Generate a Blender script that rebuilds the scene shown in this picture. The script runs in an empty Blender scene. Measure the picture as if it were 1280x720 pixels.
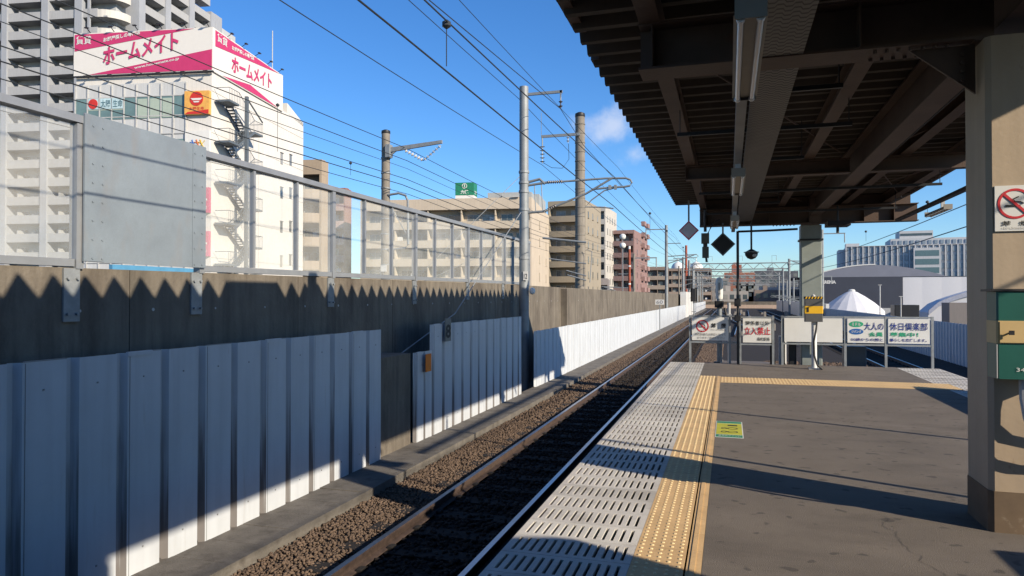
import bpy, math, random
import numpy as np
from mathutils import Vector, Matrix
R = math.radians
scn = bpy.context.scene
col = scn.collection
random.seed(7)

# ------------------------------------------------------------------ camera, sky, sun, exposure
EYE = 1.55
cd = bpy.data.cameras.new('camera'); cam = bpy.data.objects.new('camera', cd); col.objects.link(cam)
cd.sensor_width = 36; cd.lens = 36 * 890 / 1280; cd.clip_start = .05; cd.clip_end = 6000
cam.location = (0, 0, EYE); cam.rotation_euler = (R(90.74), 0, R(16.94))
scn.camera = cam
SUN_DIR = Vector((1, -.455, .505)).normalized()
SUN_EL = math.asin(SUN_DIR.z)
w = bpy.data.worlds.new('World'); scn.world = w; w.use_nodes = True
nt = w.node_tree; nt.nodes.clear()
sky = nt.nodes.new('ShaderNodeTexSky'); sky.sky_type = 'NISHITA'; sky.sun_disc = False
sky.sun_elevation = SUN_EL; sky.sun_rotation = math.atan2(1, -.455)
sky.altitude = 100; sky.air_density = 1.0; sky.dust_density = .3; sky.ozone_density = 3.0
bg = nt.nodes.new('ShaderNodeBackground'); bg.inputs['Strength'].default_value = .108
out = nt.nodes.new('ShaderNodeOutputWorld')
tc = nt.nodes.new('ShaderNodeTexCoord')
def cloud_mask():
    """soft cloud banks, placed by their direction in the sky"""
    total = None
    for (d, rad, gain) in [((-.152, .945, .232), .075, 1.0), ((-.118, .960, .195), .045, .85), ((-.42, .90, .085), .07, .8),
                           ((.30, .95, .09), .10, .28), ((.05, .99, .075), .12, .25), ((-.60, .79, .06), .2, .5)]:
        v = Vector(d).normalized()
        sub = nt.nodes.new('ShaderNodeVectorMath'); sub.operation = 'SUBTRACT'
        nt.links.new(tc.outputs['Generated'], sub.inputs[0]); sub.inputs[1].default_value = v
        sc = nt.nodes.new('ShaderNodeVectorMath'); sc.operation = 'MULTIPLY'; sc.inputs[1].default_value = (1, 1, 1.55)
        nt.links.new(sub.outputs[0], sc.inputs[0])
        ln = nt.nodes.new('ShaderNodeVectorMath'); ln.operation = 'LENGTH'; nt.links.new(sc.outputs[0], ln.inputs[0])
        mr = nt.nodes.new('ShaderNodeMapRange'); mr.inputs[1].default_value = 0; mr.inputs[2].default_value = rad
        mr.inputs[3].default_value = gain; mr.inputs[4].default_value = 0; mr.interpolation_type = 'SMOOTHSTEP'
        nt.links.new(ln.outputs['Value'], mr.inputs[0])
        if total is None: total = mr.outputs[0]
        else:
            mx = nt.nodes.new('ShaderNodeMath'); mx.operation = 'MAXIMUM'
            nt.links.new(total, mx.inputs[0]); nt.links.new(mr.outputs[0], mx.inputs[1]); total = mx.outputs[0]
    no = nt.nodes.new('ShaderNodeTexNoise'); no.inputs['Scale'].default_value = 16; no.inputs['Detail'].default_value = 7
    no.inputs['Roughness'].default_value = .58
    nt.links.new(tc.outputs['Generated'], no.inputs['Vector'])
    ad = nt.nodes.new('ShaderNodeMath'); ad.operation = 'MULTIPLY_ADD'; ad.inputs[1].default_value = 2.6; ad.inputs[2].default_value = -1.3
    nt.links.new(no.outputs[0], ad.inputs[0])
    s2 = nt.nodes.new('ShaderNodeMath'); s2.operation = 'ADD'; nt.links.new(ad.outputs[0], s2.inputs[0]); nt.links.new(total, s2.inputs[1])
    mr = nt.nodes.new('ShaderNodeMapRange'); mr.interpolation_type = 'SMOOTHSTEP'
    mr.inputs[1].default_value = .25; mr.inputs[2].default_value = 1.3; mr.inputs[3].default_value = 0; mr.inputs[4].default_value = .6
    nt.links.new(s2.outputs[0], mr.inputs[0])
    mu = nt.nodes.new('ShaderNodeMath'); mu.operation = 'MULTIPLY'; mu.use_clamp = True
    gt = nt.nodes.new('ShaderNodeMapRange'); gt.inputs[1].default_value = 0; gt.inputs[2].default_value = .25
    nt.links.new(total, gt.inputs[0])
    nt.links.new(mr.outputs[0], mu.inputs[0]); nt.links.new(gt.outputs[0], mu.inputs[1])
    return mu.outputs[0]
hs = nt.nodes.new('ShaderNodeHueSaturation'); hs.inputs['Saturation'].default_value = 1.22; hs.inputs['Value'].default_value = 1.0
nt.links.new(sky.outputs[0], hs.inputs['Color'])
mix = nt.nodes.new('ShaderNodeMix'); mix.data_type = 'RGBA'
tint = nt.nodes.new('ShaderNodeMix'); tint.data_type = 'RGBA'; tint.blend_type = 'MULTIPLY'; tint.inputs[0].default_value = 1
nt.links.new(hs.outputs[0], tint.inputs[6]); tint.inputs[7].default_value = (.74, .905, 1.12, 1)
nt.links.new(cloud_mask(), mix.inputs[0]); nt.links.new(tint.outputs[2], mix.inputs[6]); mix.inputs[7].default_value = (5.2, 5.4, 6.0, 1)
nt.links.new(mix.outputs[2], bg.inputs['Color']); nt.links.new(bg.outputs[0], out.inputs[0])
sl = bpy.data.lights.new('sun', 'SUN'); sl.energy = 5.0; sl.angle = R(.5); sl.color = (1, .875, .70)
so = bpy.data.objects.new('sun', sl); col.objects.link(so); so.location = (30, -15, 20)
so.rotation_euler = SUN_DIR.to_track_quat('Z', 'Y').to_euler()
scn.view_settings.view_transform = 'Standard'; scn.view_settings.look = 'None'
scn.view_settings.gamma = 1; scn.view_settings.use_curve_mapping = False
scn.view_settings.exposure = 0.58
scn.cycles.max_bounces = 8; scn.cycles.diffuse_bounces = 1; scn.cycles.transparent_max_bounces = 24

# ------------------------------------------------------------------ helpers
W = {}
def tag(o, label=None, cat=None, group=None, kind=None):
    if label: o['label'] = label
    if cat: o['category'] = cat
    if group: o['group'] = group
    if kind: o['kind'] = kind
    return o
def T(name, label, cat, loc=(0, 0, 0), rz=0, group=None):
    o = bpy.data.objects.new(name, None); col.objects.link(o); o.empty_display_size = .1
    o.location = loc; o.rotation_euler = (0, 0, rz); W[o.name] = Vector(loc)
    return tag(o, label, cat, group)
class MB:
    def __init__(s): s.v = []; s.f = []; s.mi = []; s.m = 0
    def face(s, idx): s.f.append(tuple(idx)); s.mi.append(s.m)
    def poly(s, pts):
        n = len(s.v); s.v += [tuple(p) for p in pts]; s.face(range(n, n + len(pts))); return s
    def box(s, x0, x1, y0, y1, z0, z1):
        n = len(s.v)
        s.v += [(x0, y0, z0), (x1, y0, z0), (x1, y1, z0), (x0, y1, z0), (x0, y0, z1), (x1, y0, z1), (x1, y1, z1), (x0, y1, z1)]
        for q in ((0, 3, 2, 1), (4, 5, 6, 7), (0, 1, 5, 4), (1, 2, 6, 5), (2, 3, 7, 6), (3, 0, 4, 7)): s.face([n + i for i in q])
        return s
    def cbox(s, x0, x1, y0, y1, z0, z1, b=.01):
        """box with chamfered vertical edges"""
        pts = [(x0 + b, y0), (x1 - b, y0), (x1, y0 + b), (x1, y1 - b), (x1 - b, y1), (x0 + b, y1), (x0, y1 - b), (x0, y0 + b)]
        return s.prism([(x, y, z0) for x, y in pts], (0, 0, z1 - z0))
    def prism(s, pts, d):
        n = len(s.v); k = len(pts); d = Vector(d)
        s.v += [tuple(p) for p in pts] + [tuple(Vector(p) + d) for p in pts]
        s.face(list(range(n + k - 1, n - 1, -1))); s.face(range(n + k, n + 2 * k))
        for i in range(k): s.face((n + i, n + (i + 1) % k, n + k + (i + 1) % k, n + k + i))
        return s
    def tube(s, pts, r, n=8, r2=None, cap=True):
        pts = [Vector(p) for p in pts]; m = len(pts); base = len(s.v)
        r2 = r if r2 is None else r2
        for i, p in enumerate(pts):
            t = (pts[min(i + 1, m - 1)] - pts[max(i - 1, 0)]).normalized()
            a = Vector((0, 0, 1)) if abs(t.z) < .9 else Vector((1, 0, 0))
            u = t.cross(a).normalized(); v = t.cross(u); rr = r + (r2 - r) * i / (m - 1)
            for k in range(n):
                th = 2 * math.pi * k / n; s.v.append(tuple(p + (u * math.cos(th) + v * math.sin(th)) * rr))
        for i in range(m - 1):
            for k in range(n):
                a0 = base + i * n + k; b0 = base + i * n + (k + 1) % n
                s.face((a0, b0, b0 + n, a0 + n))
        if cap:
            s.face([base + k for k in range(n)][::-1]); s.face([base + (m - 1) * n + k for k in range(n)])
        return s
    def lathe(s, c, prof, n=16):
        base = len(s.v); m = len(prof)
        for (r, z) in prof:
            for k in range(n):
                th = 2 * math.pi * k / n; s.v.append((c[0] + r * math.cos(th), c[1] + r * math.sin(th), c[2] + z))
        for i in range(m - 1):
            for k in range(n):
                a0 = base + i * n + k; b0 = base + i * n + (k + 1) % n
                s.face((a0, b0, b0 + n, a0 + n))
        s.face([base + k for k in range(n)][::-1]); s.face([base + (m - 1) * n + k for k in range(n)])
        return s
    def mesh(s, name, mats, off=(0, 0, 0), smooth=False):
        me = bpy.data.meshes.new(name); o = Vector(off)
        me.from_pydata([(a - o.x, b - o.y, c - o.z) for a, b, c in s.v], [], s.f)
        for m in (mats if isinstance(mats, (list, tuple)) else [mats]): me.materials.append(m)
        me.polygons.foreach_set('material_index', s.mi)
        if smooth:
            me.polygons.foreach_set('use_smooth', [True] * len(s.f))
            try: me.set_sharp_from_angle(angle=R(35))
            except Exception: pass
        me.update(); return me
    def build(s, name, mats, parent=None, loc=None, local=False, smooth=False):
        """world coordinates unless local; loc = origin of a top-level mesh"""
        off = Vector((0, 0, 0))
        if parent is not None and not local: off = W[parent.name]
        if loc is not None: off = Vector(loc)
        o = bpy.data.objects.new(name, s.mesh(name, mats, off, smooth)); col.objects.link(o)
        if parent is not None: o.parent = parent; W[o.name] = W[parent.name].copy()
        else: o.location = off; W[o.name] = off.copy()
        return o
def dup(o, parent=None, loc=None):
    c = o.copy(); col.objects.link(c)
    if parent is not None: c.parent = parent
    if loc is not None: c.location = loc
    for ch in o.children: dup(ch, c)
    return c
ALB = .8   # all paint and stone a little darker: the photograph is exposed so
def N(nodes, t, **kw):
    n = nodes.new(t)
    for k, v in kw.items(): setattr(n, k, v)
    return n
def mat(name, c, rough=.7, var=.12, scale=3, metal=0, bump=0, bscale=40, stretch=(1, 1, 1), c2=None, streak=0, spec=.4, fine=0):
    """principled with a noise-driven colour variation, optional vertical dirt streaks and bump"""
    c = [x * ALB for x in c]; c2 = None if c2 is None else [x * ALB for x in c2]
    m = bpy.data.materials.new(name); m.use_nodes = True; t = m.node_tree; b = t.nodes['Principled BSDF']
    b.inputs['Roughness'].default_value = rough; b.inputs['Metallic'].default_value = metal
    b.inputs['Specular IOR Level'].default_value = spec
    tcn = t.nodes.new('ShaderNodeTexCoord'); mp = t.nodes.new('ShaderNodeMapping'); mp.inputs['Scale'].default_value = stretch
    t.links.new(tcn.outputs['Object'], mp.inputs[0])
    no = t.nodes.new('ShaderNodeTexNoise'); no.inputs['Scale'].default_value = scale; no.inputs['Detail'].default_value = 8; no.inputs['Roughness'].default_value = .65
    t.links.new(mp.outputs[0], no.inputs['Vector'])
    cr = t.nodes.new('ShaderNodeValToRGB')
    lo = [x * (1 - var) for x in c] if c2 is None else c2
    hi = [min(1, x * (1 + var)) for x in c] if c2 is None else c
    cr.color_ramp.elements[0].position = .34; cr.color_ramp.elements[1].position = .66
    cr.color_ramp.elements[0].color = (*lo, 1); cr.color_ramp.elements[1].color = (*hi, 1)
    t.links.new(no.outputs[0], cr.inputs[0]); last = cr.outputs[0]
    if fine:
        n3 = t.nodes.new('ShaderNodeTexNoise'); n3.inputs['Scale'].default_value = 180; n3.inputs['Detail'].default_value = 3
        t.links.new(tcn.outputs['Object'], n3.inputs['Vector'])
        r3 = t.nodes.new('ShaderNodeMapRange'); r3.inputs[1].default_value = .3; r3.inputs[2].default_value = .7
        r3.inputs[3].default_value = 1 - fine; r3.inputs[4].default_value = 1 + fine
        t.links.new(n3.outputs[0], r3.inputs[0])
        mx = t.nodes.new('ShaderNodeMix'); mx.data_type = 'RGBA'; mx.blend_type = 'MULTIPLY'; mx.inputs[0].default_value = 1
        t.links.new(last, mx.inputs[6]); t.links.new(r3.outputs[0], mx.inputs[7]); last = mx.outputs[2]
    if streak:
        m2 = t.nodes.new('ShaderNodeMapping'); m2.inputs['Scale'].default_value = (5, 5, .35); t.links.new(tcn.outputs['Object'], m2.inputs[0])
        n2 = t.nodes.new('ShaderNodeTexNoise'); n2.inputs['Scale'].default_value = 1.6; n2.inputs['Detail'].default_value = 6
        t.links.new(m2.outputs[0], n2.inputs['Vector'])
        r2 = t.nodes.new('ShaderNodeMapRange'); r2.inputs[1].default_value = .42; r2.inputs[2].default_value = .7
        r2.inputs[3].default_value = 1; r2.inputs[4].default_value = 1 - streak
        t.links.new(n2.outputs[0], r2.inputs[0])
        mx = t.nodes.new('ShaderNodeMix'); mx.data_type = 'RGBA'; mx.blend_type = 'MULTIPLY'; mx.inputs[0].default_value = 1
        t.links.new(last, mx.inputs[6]); t.links.new(r2.outputs[0], mx.inputs[7]); last = mx.outputs[2]
    t.links.new(last, b.inputs['Base Color'])
    if bump:
        nb = t.nodes.new('ShaderNodeTexNoise'); nb.inputs['Scale'].default_value = bscale; nb.inputs['Detail'].default_value = 6
        t.links.new(tcn.outputs['Object'], nb.inputs['Vector'])
        bp = t.nodes.new('ShaderNodeBump'); bp.inputs['Strength'].default_value = bump; bp.inputs['Distance'].default_value = .02
        t.links.new(nb.outputs[0], bp.inputs['Height']); t.links.new(bp.outputs[0], b.inputs['Normal'])
    return m
def text(s, mt, parent, pos, wdt, hgt, ux=(1, 0, 0), uy=(0, 0, 1), name='lettering', local=False, thick=.004, bold=0):
    """lettering as real geometry; pos = lower left corner, fitted into wdt x hgt"""
    cu = bpy.data.curves.new('t', 'FONT'); cu.body = s; cu.extrude = 0; cu.resolution_u = 3; cu.offset = bold
    ob = bpy.data.objects.new('t', cu); col.objects.link(ob)
    dg = bpy.context.evaluated_depsgraph_get(); me = bpy.data.meshes.new_from_object(ob.evaluated_get(dg))
    bpy.data.objects.remove(ob)
    n = len(me.vertices); co = np.zeros(n * 3); me.vertices.foreach_get('co', co); co = co.reshape(-1, 3)
    if n == 0: return None
    mn = co[:, :2].min(0); mxx = co[:, :2].max(0)
    k = (co[:, :2] - mn) / np.maximum(mxx - mn, 1e-6) * np.array([wdt, hgt])
    ux = np.array(ux, float); uy = np.array(uy, float); nn = np.cross(ux, uy)
    off = np.array(pos, float)
    if parent is not None and not local: off = off - np.array(W[parent.name])
    pt = off + k[:, :1] * ux + k[:, 1:] * uy + nn * thick
    me.vertices.foreach_set('co', pt.ravel()); me.materials.clear(); me.materials.append(mt); me.update()
    for p in me.polygons: p.material_index = 0
    o = bpy.data.objects.new(name, me); col.objects.link(o)
    if parent is not None: o.parent = parent; W[o.name] = W[parent.name].copy()
    return o
def ibeam_y(b, x, w_, y0, y1, z0, z1, t=.02):
    b.box(x - w_ / 2, x + w_ / 2, y0, y1, z0, z0 + t); b.box(x - w_ / 2, x + w_ / 2, y0, y1, z1 - t, z1); b.box(x - t / 2, x + t / 2, y0, y1, z0 + t, z1 - t); return b
def ibeam_x(b, y, w_, x0, x1, z0, z1, t=.02):
    b.box(x0, x1, y - w_ / 2, y + w_ / 2, z0, z0 + t); b.box(x0, x1, y - w_ / 2, y + w_ / 2, z1 - t, z1); b.box(x0, x1, y - t / 2, y + t / 2, z0 + t, z1 - t); return b

# ------------------------------------------------------------------ materials
M = {}
M['concrete'] = mat('wall concrete', (.20, .172, .135), .85, .16, 1.3, bump=.35, bscale=30, streak=.32, fine=.12)
M['concrete2'] = mat('trough concrete', (.16, .145, .125), .85, .25, 2.5, bump=.4, bscale=50, fine=.15)
M['asphalt'] = mat('platform asphalt', (.185, .155, .125), .88, .14, .9, bump=.5, bscale=160, fine=.25)
def worn(m, c, sc, lo, hi, amt, stretch=(1, 1, 1), detail=9):
    t = m.node_tree; b = t.nodes['Principled BSDF']; src = b.inputs['Base Color'].links[0].from_socket
    tcn = t.nodes.new('ShaderNodeTexCoord'); mp = t.nodes.new('ShaderNodeMapping'); mp.inputs['Scale'].default_value = stretch; mp.inputs['Location'].default_value = (sc, 3.1, 0)
    t.links.new(tcn.outputs['Object'], mp.inputs[0])
    no = t.nodes.new('ShaderNodeTexNoise'); no.inputs['Scale'].default_value = sc; no.inputs['Detail'].default_value = detail; no.inputs['Roughness'].default_value = .7
    t.links.new(mp.outputs[0], no.inputs['Vector'])
    mr = t.nodes.new('ShaderNodeMapRange'); mr.inputs[1].default_value = lo; mr.inputs[2].default_value = hi; mr.inputs[4].default_value = amt
    t.links.new(no.outputs[0], mr.inputs[0])
    mx = t.nodes.new('ShaderNodeMix'); mx.data_type = 'RGBA'; t.links.new(mr.outputs[0], mx.inputs[0]); t.links.new(src, mx.inputs[6]); mx.inputs[7].default_value = (*c, 1)
    t.links.new(mx.outputs[2], b.inputs['Base Color']); return m
worn(M['asphalt'], (.07, .058, .046), 1.1, .50, .66, .42, (.6, 1.6, 1))
worn(M['asphalt'], (.24, .20, .16), .7, .55, .72, .35)
worn(M['asphalt'], (.045, .04, .035), 7, .655, .70, .6, detail=1)
worn(M['concrete'], (.075, .06, .046), .9, .48, .62, .7, (.5, 1.2, .5))
worn(M['concrete'], (.06, .05, .04), 2.5, .55, .7, .5, (.3, 3, .25))
M['tile'] = mat('platform edge tile', (.62, .585, .53), .75, .12, 2.2, bump=.15, bscale=80, fine=.08)
M['tile2'] = worn(mat('platform edge tile greyer', (.55, .52, .47), .78, .14, 2.5, bump=.15, bscale=80, fine=.08), (.20, .17, .14), 2.2, .5, .7, .5)
M['tile3'] = worn(mat('platform edge tile pale', (.68, .645, .58), .75, .12, 2, bump=.15, bscale=80, fine=.08), (.24, .2, .17), 3.1, .56, .72, .5)
M['slot'] = mat('slot dark', (.015, .015, .015), .9)
worn(M['tile'], (.22, .19, .16), 2.6, .54, .72, .5)
M['tact'] = mat('tactile tile ochre', (.70, .465, .225), .7, .12, 3, bump=.1, bscale=60, fine=.07)
worn(M['tact'], (.30, .20, .10), 2.2, .55, .72, .4)
M['tact2'] = worn(mat('tactile tile faded', (.66, .45, .22), .7, .12, 3, bump=.1, bscale=60, fine=.07), (.28, .19, .1), 2.6, .52, .7, .5)
M['tact_dot'] = mat('tactile dot worn', (.85, .66, .36), .6, .1, 5)
M['ballast'] = mat('ballast stone', (.145, .10, .07), .95, .35, 9, bump=.8, bscale=25)
M['bed'] = mat('ballast bed', (.022, .017, .014), .95, .4, 20, bump=1, bscale=30)  # very low albedo: the shade of the track is put into the colour
M['rust'] = mat('rusty steel', (.075, .05, .04), .8, .3, 12, bump=.2)
M['railtop'] = mat('polished rail head', (.55, .56, .58), .28, .08, 20, metal=1)
M['sleeper'] = mat('concrete sleeper', (.02, .017, .015), .9, .3, 6, bump=.3)  # concrete darkened so its colour carries the shade of the track
M['panel'] = mat('white corrugated steel', (.62, .655, .69), .5, .05, 1.2, streak=.10)
M['galv'] = mat('galvanised steel', (.30, .32, .33), .55, .14, 6, metal=.25, bump=.05, fine=.08)
M['alu'] = mat('aluminium frame', (.36, .375, .39), .45, .08, 4, metal=.4)
M['roof'] = mat('folded roof sheet', (.066, .050, .038), .7, .15, 2, streak=.1)
M['beam'] = mat('brown painted steel', (.098, .062, .045), .6, .18, 2.5, bump=.1)
M['dark'] = mat('dark painted metal', (.02, .02, .022), .5)
M['black'] = mat('black', (.012, .012, .014), .6)
M['grey'] = mat('grey paint', (.30, .31, .31), .6)
M['lgrey'] = mat('light grey paint', (.5, .5, .49), .55)
M['white'] = mat('white enamel', (.78, .77, .73), .45, .04)
M['whitep'] = mat('white plastic', (.8, .8, .78), .35, .03)
M['cream'] = mat('cream column paint', (.46, .355, .245), .6, .07, 2, streak=.12, bump=.06, bscale=30)
M['colbase'] = mat('column brown base', (.16, .11, .068), .7, .15, 4)
M['lamp_tan'] = mat('lamp housing', (.33, .30, .25), .5, .1)
M['tube'] = mat('fluorescent tube', (.9, .9, .88), .15, .01)
M['green'] = mat('green box enamel', (.02, .115, .09), .4, .08)
M['tan'] = mat('tan band', (.62, .44, .2), .5, .08)
M['yellow'] = mat('yellow band', (.85, .48, .02), .5)
M['ygreen'] = mat('sticker yellow', (.55, .52, .04), .6)
M['sgreen'] = mat('sticker green', (.03, .26, .12), .6)
M['red'] = mat('sign red', (.62, .03, .04), .5)
M['dkred'] = mat('maroon rim', (.85, .07, .12), .5)
M['navy'] = mat('lettering navy', (.03, .05, .25), .5)
M['tgreen'] = mat('lettering green', (.03, .38, .20), .5)
M['oblue'] = mat('oval blue', (.02, .13, .42), .5)
M['ink'] = mat('ink black', (.02, .02, .02), .6)
M['inkgrey'] = mat('ink grey', (.3, .3, .3), .6)
M['pink'] = mat('magenta sign paint', (.58, .045, .16), .55, .05)
M['wire'] = mat('wire dark', (.045, .05, .055), .5, metal=.3)
M['pole_s'] = mat('pole galvanised', (.27, .29, .30), .55, .14, 3, metal=.2)
M['pole_c'] = mat('pole concrete', (.27, .24, .20), .85, .18, 2, streak=.3)
M['porcelain'] = mat('insulator porcelain', (.6, .6, .58), .3)
M['insul_dark'] = mat('insulator brown', (.10, .09, .09), .35)
M['orange'] = mat('orange marker', (.85, .22, .01), .5)
M['orangered'] = mat('orange red pole paint', (.36, .07, .03), .6, .2)
M['winglass'] = mat('window glass', (.07, .09, .10), .12, .2, .6, spec=.8)
M['winteal'] = mat('office glass', (.16, .25, .24), .15, .25, .4, spec=.8)
M['blind'] = mat('window blind', (.42, .50, .42), .6, .06)
M['ground'] = mat('city ground', (.16, .155, .145), .95, .3, .05)
M['deck'] = mat('viaduct deck', (.14, .11, .085), .95, .35, 6, bump=.7, bscale=14)

worn(M['panel'], (.30, .24, .18), 1.6, .60, .74, .4, (1, 5, .4))
worn(M['panel'], (.22, .12, .06), 3, .67, .74, .6, (1, 7, .5))
def curtains(m):
    t = m.node_tree; b = t.nodes['Principled BSDF']; src = b.inputs['Base Color'].links[0].from_socket
    oi = t.nodes.new('ShaderNodeObjectInfo'); mr = t.nodes.new('ShaderNodeMapRange'); mr.inputs[1].default_value = .45; mr.inputs[2].default_value = .95; mr.inputs[4].default_value = .75
    t.links.new(oi.outputs['Random'], mr.inputs[0]); mx = t.nodes.new('ShaderNodeMix'); mx.data_type = 'RGBA'
    t.links.new(mr.outputs[0], mx.inputs[0]); t.links.new(src, mx.inputs[6]); mx.inputs[7].default_value = (.36, .34, .30, 1); t.links.new(mx.outputs[2], b.inputs['Base Color'])
curtains(M['winglass'])
worn(M['beam'], (.10, .04, .02), 5, .60, .72, .55)
worn(M['roof'], (.035, .028, .022), 1.2, .5, .7, .5)
worn(M['cream'], (.20, .13, .08), 7, .66, .72, .7, (1, 1, .5))
worn(M['cream'], (.30, .25, .19), 1.3, .5, .7, .4, (2, 2, .5))
worn(M['colbase'], (.30, .25, .19), 5, .62, .70, .5)
worn(M['concrete2'], (.06, .05, .042), 5, .52, .66, .6)
def glass_mat():
    m = bpy.data.materials.new('clear fence panel'); m.use_nodes = True; t = m.node_tree; t.nodes.clear()
    o = t.nodes.new('ShaderNodeOutputMaterial'); tr = t.nodes.new('ShaderNodeBsdfTransparent'); tr.inputs[0].default_value = (.955, .965, .96, 1)
    di = t.nodes.new('ShaderNodeBsdfDiffuse'); di.inputs[0].default_value = (.75, .74, .70, 1)
    gl = t.nodes.new('ShaderNodeBsdfGlossy'); gl.inputs['Roughness'].default_value = .08
    no = t.nodes.new('ShaderNodeTexNoise'); no.inputs['Scale'].default_value = 1.4; no.inputs['Detail'].default_value = 5
    tcn = t.nodes.new('ShaderNodeTexCoord'); t.links.new(tcn.outputs['Object'], no.inputs['Vector'])
    mr = t.nodes.new('ShaderNodeMapRange'); mr.inputs[1].default_value = .35; mr.inputs[2].default_value = .7; mr.inputs[3].default_value = .09; mr.inputs[4].default_value = .19
    t.links.new(no.outputs[0], mr.inputs[0])
    m1 = t.nodes.new('ShaderNodeMixShader'); t.links.new(mr.outputs[0], m1.inputs[0]); t.links.new(tr.outputs[0], m1.inputs[1]); t.links.new(di.outputs[0], m1.inputs[2])
    m2 = t.nodes.new('ShaderNodeMixShader'); m2.inputs[0].default_value = .03; t.links.new(m1.outputs[0], m2.inputs[1]); t.links.new(gl.outputs[0], m2.inputs[2])
    t.links.new(m2.outputs[0], o.inputs[0]); return m
M['glass'] = glass_mat()
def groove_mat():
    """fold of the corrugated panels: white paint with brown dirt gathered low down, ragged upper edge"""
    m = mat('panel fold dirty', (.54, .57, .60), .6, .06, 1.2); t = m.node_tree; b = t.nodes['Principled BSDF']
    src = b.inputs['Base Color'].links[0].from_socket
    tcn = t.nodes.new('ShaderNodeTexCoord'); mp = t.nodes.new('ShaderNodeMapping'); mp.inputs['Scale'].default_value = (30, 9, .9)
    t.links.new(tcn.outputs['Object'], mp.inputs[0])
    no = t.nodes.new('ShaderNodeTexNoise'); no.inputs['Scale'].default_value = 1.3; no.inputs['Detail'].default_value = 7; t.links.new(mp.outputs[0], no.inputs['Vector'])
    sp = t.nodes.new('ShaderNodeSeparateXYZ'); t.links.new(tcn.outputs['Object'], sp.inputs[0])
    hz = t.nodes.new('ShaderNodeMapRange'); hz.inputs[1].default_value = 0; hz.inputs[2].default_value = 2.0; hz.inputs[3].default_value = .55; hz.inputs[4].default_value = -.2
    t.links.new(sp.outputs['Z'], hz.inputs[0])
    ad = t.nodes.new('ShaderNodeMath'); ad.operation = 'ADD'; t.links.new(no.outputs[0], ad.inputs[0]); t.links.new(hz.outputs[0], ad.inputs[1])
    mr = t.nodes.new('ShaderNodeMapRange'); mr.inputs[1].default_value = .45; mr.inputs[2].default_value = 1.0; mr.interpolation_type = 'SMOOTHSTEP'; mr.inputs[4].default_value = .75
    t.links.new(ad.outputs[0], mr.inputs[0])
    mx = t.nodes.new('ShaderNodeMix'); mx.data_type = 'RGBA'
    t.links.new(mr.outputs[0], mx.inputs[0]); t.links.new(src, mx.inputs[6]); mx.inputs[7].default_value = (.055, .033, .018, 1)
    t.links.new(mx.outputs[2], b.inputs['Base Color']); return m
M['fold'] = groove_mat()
def tray_mat():
    """pressed cable tray: rows of wavy punched slots"""
    m = mat('punched cable tray', (.16, .155, .145), .5, .1, 3, metal=.3); t = m.node_tree; b = t.nodes['Principled BSDF']
    src = b.inputs['Base Color'].links[0].from_socket
    tcn = t.nodes.new('ShaderNodeTexCoord'); sp = t.nodes.new('ShaderNodeSeparateXYZ'); t.links.new(tcn.outputs['Object'], sp.inputs[0])
    def mth(op, a, bb=None, c=None):
        n = t.nodes.new('ShaderNodeMath'); n.operation = op
        for i, x in enumerate((a, bb, c)):
            if x is None: continue
            if isinstance(x, (int, float)): n.inputs[i].default_value = x
            else: t.links.new(x, n.inputs[i])
        return n.outputs[0]
    sx = mth('SINE', mth('MULTIPLY', sp.outputs['X'], 62.0))
    sq = mth('MINIMUM', mth('MAXIMUM', mth('MULTIPLY', sx, 2.2), -1.0), 1.0)
    ph = mth('ADD', mth('MULTIPLY', sp.outputs['Y'], 14.0), mth('MULTIPLY', sq, .3))
    fr = mth('FRACT', ph)
    d = mth('ABSOLUTE', mth('SUBTRACT', fr, .5))
    msk = mth('LESS_THAN', d, .17)
    mx = t.nodes.new('ShaderNodeMix'); mx.data_type = 'RGBA'
    t.links.new(msk, mx.inputs[0]); t.links.new(src, mx.inputs[6]); mx.inputs[7].default_value = (.012, .012, .012, 1)
    t.links.new(mx.outputs[2], b.inputs['Base Color']); return m
M['tray'] = tray_mat()

# ================================================================== SETTING
# ground far below the viaduct, out to the horizon
tag(MB().box(-3000, 3000, -600, 5000, -9.0, -8.0).build('ground', M['ground'], loc=(0, 0, -8)), kind='structure')
# viaduct deck under tracks
tag(MB().box(-16, 9.4, -14, 260, -2.2, -1.06).build('viaduct_deck', M['deck'], loc=(0, 0, -1.06)), kind='structure')

# platform
pb = MB(); XL, XR, YE = -1.34, 4.35, 17.55
pb.m = 0; pb.box(-.155, XR - .83, -14, YE, -.9, 0)
pb.box(-.555, -.1551, 14.36, YE, -.9, 0)
pb.m = 1; pb.box(XL + .10, -.555 - .001, -14, YE - .002, -.9, -.03); pb.box(-.5549, -.1552, -14, 14.35, -.9, -.03); pb.box(XR - .829, XR - .10, -14, YE - .002, -.9, -.03)
tag(pb.build('platform', [M['asphalt'], M['concrete2']], loc=(0, 0, 0)), kind='structure')
# crack in the asphalt
cr = MB(); x, y = 1.05, 5.6
pts = []
while y > 3.6:
    pts.append((x, y)); x += random.uniform(-.022, .03); y -= random.uniform(.02, .045)
for (a, b_) in zip(pts, pts[1:]):
    wd = .0013
    cr.poly([(a[0] - wd, a[1], .003), (b_[0] - wd, b_[1], .003), (b_[0] + wd, b_[1], .003), (a[0] + wd, a[1], .003)])
tag(cr.build('asphalt_crack', M['black'], loc=(1, 5, 0)), kind='structure')

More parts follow.
